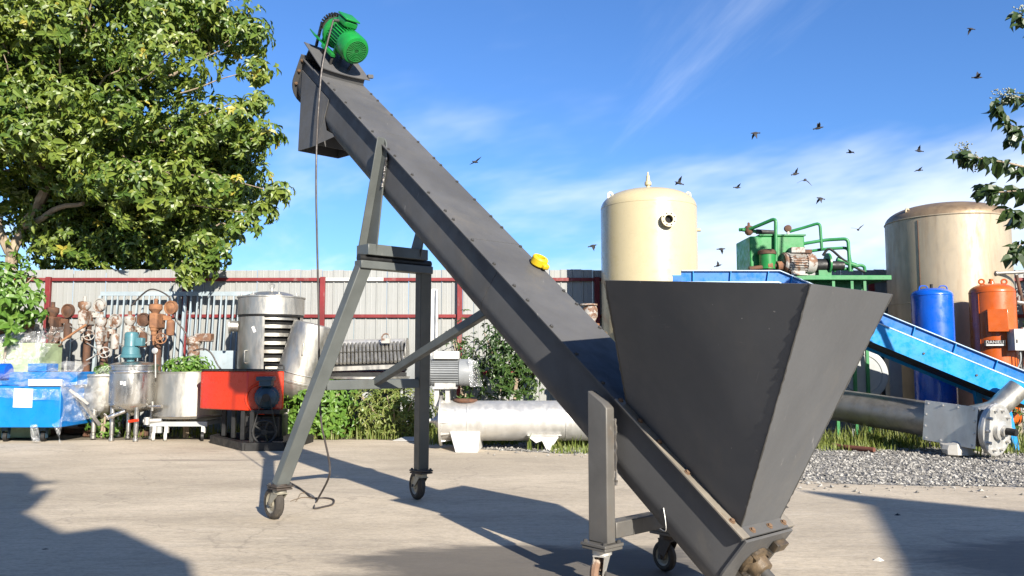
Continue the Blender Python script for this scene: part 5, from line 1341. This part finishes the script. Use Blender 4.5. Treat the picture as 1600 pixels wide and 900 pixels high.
t.part('foot', MB().prism([V((f0.x,11.3,.20)),V((f1.x,11.3,.20)),V((f1.x,11.3,.175)),V((f1.x-.12,11.3,.0)),V((f1.x-.16,11.3,.0)),V((f0.x+.18,11.3,.13)),V((f0.x+.1,11.3,.10)),V((f0.x,11.3,.175))], (0,.03,0)).bx(f0.x-.02,f1.x+.04,11.28,11.8,.20,.212), M['alu'])
mc = at(698,582,ya)
br = MB().bx(mc.x-.17,mc.x+.05,ya-.12,ya+.12,mc.z-.235,mc.z-.205)
br2 = t.part('motor_bracket', br, M['alu'])
for xx in (mc.x-.13, mc.x+.02): t.part('bracket_leg', MB().bx(xx-.03,xx+.03,ya-.1,ya+.1,zc2+.20,mc.z-.236), M['alu'], br2)
mcc = V((mc.x+.04,ya,mc.z)); 
sub = emotor(t, mcc, (1,0,0), .185, .66, M['grey'], M['grey'], footmat=M['alu'], nfin=34)
t.part('terminal_box', MB().box(mcc+V((-.04,-.03,.24)), (.36,.22,.11)), M['whitep'], bevel=.012)
t.part('plastic_wrap', drape([mcc+V((.28,-.2,.20)), mcc+V((.42,-.16,.14)), mcc+V((.44,-.16,-.18)), mcc+V((.28,-.2,-.20))], 12, 12, amp=.05, seed=31), M['film'], recalc=False)
t.part('hatch_ring', MB().torus(V((at(727,622,ya).x,ya,zc2+pr_)), cz, .15, .025, 28, 6), M['rust'])
# white scrap sheets lying before the weeds
p = gnd(665,689); solo('scrap_sheet', MB().prism([p+V((-.5,.0,.004)),p+V((-.1,-.12,.004)),p+V((.05,.05,.05)),p+V((-.35,.2,.04))], (0,0,.006)), M['whitep'], 'bent pale metal scrap lying at the edge of the weeds', 'scrap')
# old valve on a pipe behind the cover plate
p = at(919,495,13.0); t = Thing('pipe_flange', 'weathered flanged pipe standing behind the conveyor cover', 'pipe', V((p.x,13,0)))
z_ = at(919,475,13.0).z
t.part('flange', MB().lathe(V((p.x,13,z_-.03)), cz, [(.08,0),(.15,.005),(.15,.03),(.06,.032)], 24), M['rustwhite']); t.part('pipe', MB().lathe(V((p.x+.03,13,0)), cz, [(.10,0),(.10,z_-.33),(.08,z_-.32),(.09,z_-.26),(.12,z_-.2),(.12,z_-.08),(.10,z_-.03)], 20), M['rustwhite']); t.part('collar', MB().lathe(V((p.x+.05,13,z_-.36)), cz, [(.06,0),(.13,.01),(.13,.05),(.07,.06)], 18), M['rustor'])
p = at(945,527,13.2); t = Thing('yellow_valve', 'small yellow valve fitting beside the hopper and cream tank', 'valve', V((p.x,13.2,0)))
t.part('body', MB().lathe(p+V((0,0,-.1)), cz, [(.03,0),(.07,.02),(.06,.08),(.03,.10)], 14), M['bearing']); t.part('ring', MB().torus(p+V((.0,0,.05)), (0.3,1,0), .035, .012, 16, 6), M['bearing']); t.part('pipe', MB().cyl((p.x,13.2,0), (p.x,13.2,p.z-.1), .03, n=10), M['greysteel'])

# ================================================================== vegetation
LEAF = [(0,0,0),(.26,.34,.03),(.26,.0,-.04),(.26,-.34,.03),(.66,.30,.0),(.66,.0,-.06),(.66,-.30,.0),(1.0,.0,-.16)]
LEAFF = [(0,2,1),(0,3,2),(1,2,5,4),(2,3,6,5),(4,5,7),(5,6,7)]
def add_leaf(mb, p, d, up, L, w=.5):
    d = d.normalized(); s = d.cross(up)
    if s.length < 1e-4: s = d.orthogonal()
    s.normalize(); u = s.cross(d)
    mb.add([p+d*(x*L)+s*(y*L*w*2)+u*(z*L*2.2) for x, y, z in LEAF], LEAFF)
def rvec(r=rnd):
    while True:
        v = V((r.uniform(-1,1), r.uniform(-1,1), r.uniform(-1,1)))
        if .01 < v.length < 1: return v
def rosette(mb, p, axis, L, n, w, droop=.5):
    a0 = rnd.random()*6.28; x, y, a = frame_from(axis)
    for i in range(n):
        t = a0+6.283*i/n+rnd.uniform(-.3,.3)
        d = (x*math.cos(t)+y*math.sin(t))*1.0 + a*rnd.uniform(.1,.6) - cz*droop*rnd.uniform(.3,1.2)
        add_leaf(mb, p, d, a+cz*.3+rvec()*.4, L*rnd.uniform(.65,1.1), w)
# large tree
tb = V((-9.6, 15.9, 0))
t = Thing('broadleaf_tree', 'big leafy green tree overhanging the fence at the left', 'tree', tb)
tr = MB(); lobes = []; limbs = []
def limb(p0, p1, r0, r1, wob=.25, n=7, big=True):
    pts = []
    for i in range(n+1):
        f = i/n; p = V(p0).lerp(V(p1), f) + mnoise.noise_vector(V(p0)*3.3+V((f*2.2,0,0)))*wob*math.sin(f*math.pi)
        pts.append(p)
    tgt = MB() if big else tr
    tgt.tube(smooth_path(pts,2), [r0+(r1-r0)*i/(2*n) for i in range(2*n+1)], 8)
    if big: limbs.append(tgt)
    return pts
limb(tb, at(18,400,15.7), .13, .11); f1 = limb(at(18,400,15.7), at(62,315,15.3), .10, .08); limb(at(15,395,15.7), at(-25,250,15.4), .09, .06)
f2 = limb(at(62,315,15.3), at(85,215,14.9), .095, .06); limb(at(40,352,15.5), at(130,318,14.6), .07, .035)
# crown envelope made of many leafy lobes
rt = random.Random(11)
def inside(x, y):        # picture-plane outline of the crown at Y = 13 (pixels)
    ed = [(-60,318),(0,335),(30,400),(60,412),(110,398),(150,392),(200,412),(240,420),(290,412),(330,400),(380,362),(410,340),(440,325)]
    for i in range(len(ed)-1):
        if ed[i][0] <= y <= ed[i+1][0]:
            f = (y-ed[i][0])/(ed[i+1][0]-ed[i][0]); return x < ed[i][1]+f*(ed[i+1][1]-ed[i][1])
    return y < -60 and x < 300
cand = 0
while len(lobes) < 185 and cand < 5000:
    cand += 1
    px, py = rt.uniform(-220, 400), rt.uniform(-190, 395)
    Yd = rt.uniform(13.3, 16.6)
    if py > 300 and Yd < 15.4: continue
    if not inside(px+38, py) or (py > 250 and px < 60): continue
    p = at(px, py, Yd); r = rt.uniform(.30,.68)
    if any((p-q).length < .46 for q, _ in lobes): continue
    lobes.append((p, r))
for (px, py, Yd, r) in ((430,300,14.4,.22),(405,215,14.5,.32),(400,110,14.6,.28),(385,55,14.6,.32),(325,385,14.3,.32),(308,418,14.2,.27),(325,402,14.4,.24),(345,15,14.6,.3),(290,20,14.8,.45),(410,330,14.5,.2),(380,355,14.5,.25),(300,432,14.2,.17),(395,160,14.6,.24),(90,395,15.6,.5),(140,385,15.7,.5),(190,390,15.6,.5),(240,392,15.6,.5),(285,385,15.4,.45),(335,365,15.2,.4),(150,350,16,.6),(215,345,16.2,.6),(280,330,16,.6),(70,360,16.2,.5)):
    lobes.append((at(px,py,Yd), r))
k = 0
while k < 60:
    px, py = rt.uniform(70,385), rt.uniform(215,398)
    if not inside(px+45, py): continue
    lobes.append((at(px,py,rt.uniform(15.5,17.2)), rt.uniform(.45,.7))); k += 1
for i in range(16): lobes.append((at(rt.uniform(-60,90), rt.uniform(60,300), rt.uniform(15.8,17.0)), rt.uniform(.45,.7)))
cr = MB(); cry = MB(); front = []
for p, r in lobes:
    src = f2[-1] if p.z > 4 else f1[-1]
    limb(src.lerp(p,.62 if p.z > 3.6 else .88)+rvec()*.10, p, .017, .006, .16, 4, False)
    n = int(215*r*r+20)
    for i in range(n):
        d = rvec().normalized(); d.z = d.z*.85; q = p + V((d.x*r*1.25, d.y*r*1.1, d.z*r*.95))*(.35+.85*rt.random()**.6)
        ax = (d + V((0,-.15,.35))).normalized(); L = rt.uniform(.11,.20)
        if len(front) < 300 and d.y < -.55 and q.y < 14.6 and q.z > 2.4 and i % 7 == 0: front.append((q, d, L))
        else: rosette(cry if rt.random() < .018 else cr, q, ax, L, rt.randint(4,6), .34, .70)
trunk = t.part('trunk', limbs[0], M['bark'])
for lb in limbs[1:]: t.part('limb', lb, M['bark'], trunk)
t.part('twigs', tr, M['bark'], trunk, kind='stuff')
crown = t.part('crown', cr, M['leaf'], kind='stuff', smooth=0, recalc=False)
t.part('yellow_leaves', cry, M['leafy'], crown, kind='stuff', smooth=0, recalc=False)
lm = []
for k in range(3):
    m1 = MB(); add_leaf(m1, V((0,0,0)), V((1,0,-.15*k)), V((0,0,1)), 1.0, .27+.03*k); lm.append(mk_mesh('leaf', m1, M['leaf'], smooth=0, recalc=False))
for i, (q, d, L) in enumerate(front):
    x = (V((rnd.uniform(-1,1), rnd.uniform(-.9,-.1), rnd.uniform(-1.1,.2)))).normalized(); z = (d+cz*.6+rvec()*.3); y = z.cross(x).normalized(); z = x.cross(y).normalized()
    t.inst('leaf', lm[i%3], mw_from(q, x, y, z, L*1.15), crown)
# broad-leaf bush at the left edge
def bush(label, cat, c, rx, ry, rz, n, L, w, mat, nm='bush', droop=.5, stems=5, k=(3,5)):
    t = Thing(nm, label, cat, V((c[0],c[1],0))); mb = MB(); c = V(c)
    for i in range(n):
        d = rvec().normalized(); f = rnd.uniform(.35,1.05)*(1+.28*mnoise.noise(d*2.1+c)); q = c+V((d.x*rx, d.y*ry, d.z*rz))*f
        if q.z < .03: q.z = rnd.uniform(.03,.2)
        rosette(mb, q, (d+cz*.5+V((0,-.3,0))).normalized(), L*rnd.uniform(.7,1.15), rnd.randint(*k), w, droop)
    t.part('foliage', mb, mat, kind='stuff', smooth=0, recalc=False)
    st = MB()
    for i in range(stems):
        a = rnd.random()*6.28; st.tube(smooth_path([V((c.x+.05*math.cos(a),c.y+.05*math.sin(a),0)), c+V((math.cos(a)*rx*.3,math.sin(a)*ry*.3,-rz*.3)), c+V((math.cos(a)*rx*.7,math.sin(a)*ry*.7,rz*.5))],4), [.02-.0016*j for j in range(9)], 6)
    t.part('stem', st, M['bark']); return t
c = at(22,455,13.0); bush('light green broad leaved bush at the left edge below the tree', 'bush', (c.x-.25,13.0,c.z-.1), .75, .5, .75, 330, .15, .36, M['leafb'])
c = at(795,545,13.6); bush('dark green bushy shrub behind the conveyor trough', 'shrub', (c.x+.0,13.7,c.z-.15), .62, .5, .85, 620, .10, .30, M['leafd'], 'shrub')
c = at(760,520,14.2); bush('thin pale shrub against the fence beside the dark one', 'shrub', (c.x-.35,14.3,1.15), .35, .3, .9, 160, .09, .30, M['leafd'], 'shrub')
c = at(505,640,13.6); bush('low broad leaved weed clump under the roller machine, left of its leg', 'weeds', (c.x,13.15,.45), .70, .35, .50, 380, .13, .38, M['leafb'], 'weed_clump', .5, 6)
c = at(620,640,13.6); bush('grassy weed clump under the roller machine, right of its leg', 'weeds', (c.x+.05,13.2,.42), .85, .4, .50, 750, .085, .28, M['grass'], 'weed_clump', .2, 8)
bush('dense dark bush beyond the fence gap right of the steel tank', 'bush', (9.9,14.3,2.0), .9, .5, 1.1, 500, .16, .36, M['leafd'])
c = at(290,568,13.0); bush('leafy green vine growing out of the open steel drum', 'plant', (c3.x-.02,13.1,c.z-.05), .40, .38, .16, 120, .11, .34, M['leafb'], 'vine', .4, 3)
c = at(152,579,13.2); bush('small leafy plant growing in the smaller open steel tank', 'plant', (c2.x,13.2,c.z), .18, .18, .10, 40, .08, .34, M['leafb'], 'potted_plant', .4, 2)
c = at(150,670,13.3); bush('green weeds growing under the steel tanks', 'weeds', (c.x+.1,13.35,.22), .32, .25, .28, 70, .11, .38, M['leafb'], 'weed_clump', .4, 3)
c = at(1460,590,12.2); bush('low dark weeds in the shade under the blue belt conveyor', 'weeds', (7.1,12.1,.35), .5, .3, .3, 120, .09, .34, M['leafd'], 'weed_clump', .4, 3)
# grass
def grass(label, boxes, hmin, hmax):
    mb = MB()
    for (x0, x1, y0, y1, n) in boxes:
        for i in range(n):
            x, y = rnd.uniform(x0,x1), rnd.uniform(y0,y1)
            if mnoise.noise(V((x*1.8,y*1.8,7))) < -.25 and rnd.random() < .8: continue
            h = rnd.uniform(hmin,hmax)*(1+.5*mnoise.noise(V((x*2.5,y*2.5,1)))); a = rnd.random()*6.28; b = rnd.uniform(.1,.55)*h; w = rnd.uniform(.004,.009)
            d = V((math.cos(a),math.sin(a),0)); s = V((-d.y,d.x,0))*w; p = V((x,y,-.01))
            mb.add([p-s, p+s, p+d*b*.35+cz*h*.6+s*.8, p+d*b*.35+cz*h*.6-s*.8, p+d*b+cz*h], [(0,1,2,3),(3,2,4)])
    return solo('grass', mb, M['grass'], label, 'grass', kind='stuff', smooth=0, recalc=False, loc=V((0,0,0)))
grass('rough green grass and weeds growing along the foot of the fence', [(-3.2,-1.0,12.95,14.7,3600),(-1.2,1.6,12.0,14.6,5200),(.2,1.7,11.3,12.2,900),(-6.3,-3.2,13.2,14.7,1200),(3.6,5.6,11.7,12.6,1500),(5.2,7.4,11.5,12.3,900),(6.2,9,10.8,12.3,900),(-.6,.9,12.6,13.6,1800)], .07, .28)
grass('short sparse grass tufts on the gravel near the screw pipes', [(.5,1.3,10.9,11.3,260),(4.0,5.6,11.3,11.9,900),(5.9,8.0,10.6,11.4,350)], .05, .15)
# branch with big leaves entering at the right edge
cB = at(1640,300,9.0)
t = Thing('tree_branch', 'leafy tree branches with round leaves reaching in at the right edge', 'tree', V((cB.x+.4,9.0,0)))
br = MB(); br.tube(smooth_path([V((cB.x+.4,9.0,0)), V((cB.x+.45,9.0,1.8)), at(1660,330,9.0), at(1640,180,9.0), at(1640,20,9.0)],5), [.06-.0021*i for i in range(21)], 8)
tips = []
for pts in ([(1648,260),(1600,215),(1570,186),(1553,160)],[(1650,280),(1590,258),(1535,248),(1500,240)],[(1648,330),(1600,300),(1560,300),(1535,292)],[(1650,360),(1610,345),(1575,330)],[(1648,120),(1610,150),(1580,150)],[(1648,60),(1610,40),(1590,20)],[(1650,380),(1600,380),(1585,395)],[(1648,240),(1615,215),(1575,215)]):
    P = [at(x,y,9.0+rnd.uniform(-.25,.25)) for x, y in pts]; sp = smooth_path(P,4); br.tube(sp, [.014-.0105*i/(len(sp)-1) for i in range(len(sp))], 6); tips.append(sp)
t.part('branch', br, M['bark'])
lm2 = []
for k in range(3):
    m1 = MB(); add_leaf(m1, V((0,0,0)), V((1,0,-.2*k)), V((0,0,1)), 1.0, .40); lm2.append(mk_mesh('leaf', m1, M['leafk'], smooth=0, recalc=False))
for j, sp in enumerate(tips):
    for i, p in enumerate(sp[2:]):
        for r_ in range(6 if j in (1,2,3,6) else 4):
            x = (V((rnd.uniform(-1,.6),rnd.uniform(-.6,.6),rnd.uniform(-1.2,.3)))).normalized(); z = V((rnd.uniform(-.5,.5),rnd.uniform(-1,-.1),rnd.uniform(.2,1))); y = z.cross(x).normalized(); z = x.cross(y)
            t.inst('leaf', lm2[(i+r_)%3], mw_from(p+rvec()*.05, x, y, z, rnd.uniform(.09,.19)))
mb = MB()
for c_ in ((1500,240),(1515,248),(1560,152),(1575,150),(1530,255),(1592,20),(1505,232)):
    for i in range(36):
        p = at(c_[0],c_[1],9.0)+rvec()*.10; mb.box(p, (.012,.012,.012)); 
        if i % 3 == 0: mb.tube([at(c_[0],c_[1],9.0)+V((.05,0,0)), p], .0025, 4)
t.part('seed_sprays', mb, M['leafk'], kind='stuff', smooth=0)

# ================================================================== birds
def bird(px, py, Y, span, roll, flap, head, lab):
    c = at(px, py, Y); t = Thing('bird', lab, 'bird', c, 'dark birds flying in a loose flock')
    fwd = V((math.cos(head), math.sin(head)*.6, rnd.uniform(-.1,.3))).normalized(); sd = fwd.cross(cz).normalized(); up = sd.cross(fwd)
    sd, up = sd*math.cos(roll)+up*math.sin(roll), up*math.cos(roll)-sd*math.sin(roll)
    L = span*.52
    t.part('body', MB().lathe(c-fwd*L*.42, fwd, [(.004,-L*.18),(L*.085,-L*.16),(L*.05,0),(L*.12,L*.2),(L*.15,L*.42),(L*.11,L*.62),(L*.075,L*.70),(L*.085,L*.78),(L*.06,L*.86),(L*.02,L*.90),(.003,L*1.0)], 10), M['bird'])
    for sg in (-1,1):
        f1_ = flap; f2_ = flap*.45 if flap > 0 else flap*1.3
        a = c+fwd*L*.18; b = a+(sd*sg*math.cos(f1_)+up*math.sin(f1_))*span*.22+fwd*L*.06; d = b+(sd*sg*math.cos(f2_)+up*math.sin(f2_))*span*.30-fwd*L*.14
        w = L*.34; tn = up*.006
        vs = [a, b, d, b-fwd*w*.95, a-fwd*w]
        t.part('wing', MB().prism(vs, tn), M['bird'], smooth=0)
bl = [(743,253,'lone dark bird over the conveyor, leftmost of the flock'),(926,384,'bird low over the fence left of the cream tank'),(1061,286,'bird right above the cream tank top'),(1180,208,'bird with raised wings high above the green unit'),(1279,200,'bird high above the steel tank left of the round bird'),(1329,238,'small plump bird between cloud and tank'),(1243,272,'left one of a close pair of birds'),(1258,281,'right one of a close pair of birds'),(1152,293,'bird between the cream tank and the green unit, upper'),(1282,310,'bird diving above the green handrail'),(1436,236,'upper of two birds above the steel tank'),(1436,266,'lower of two birds above the steel tank'),(1341,359,'bird just above the green pipes at their right'),(1127,389,'upper of two birds left of the green oil tank'),(1122,415,'lower of two birds left of the green oil tank'),(1517,45,'bird highest up near the right corner'),(1527,121,'bird below the highest one near the right edge')]
for i, (px, py, lab) in enumerate(bl):
    bird(px, py, rnd.uniform(20,25), rnd.uniform(.36,.46), rnd.uniform(-.5,.5), [ .75,-.5,.5,-.7,.9,.2][i%6] if i else .25, rnd.choice((.3,2.8,-.4,3.4,1.2,-1.1)), lab)
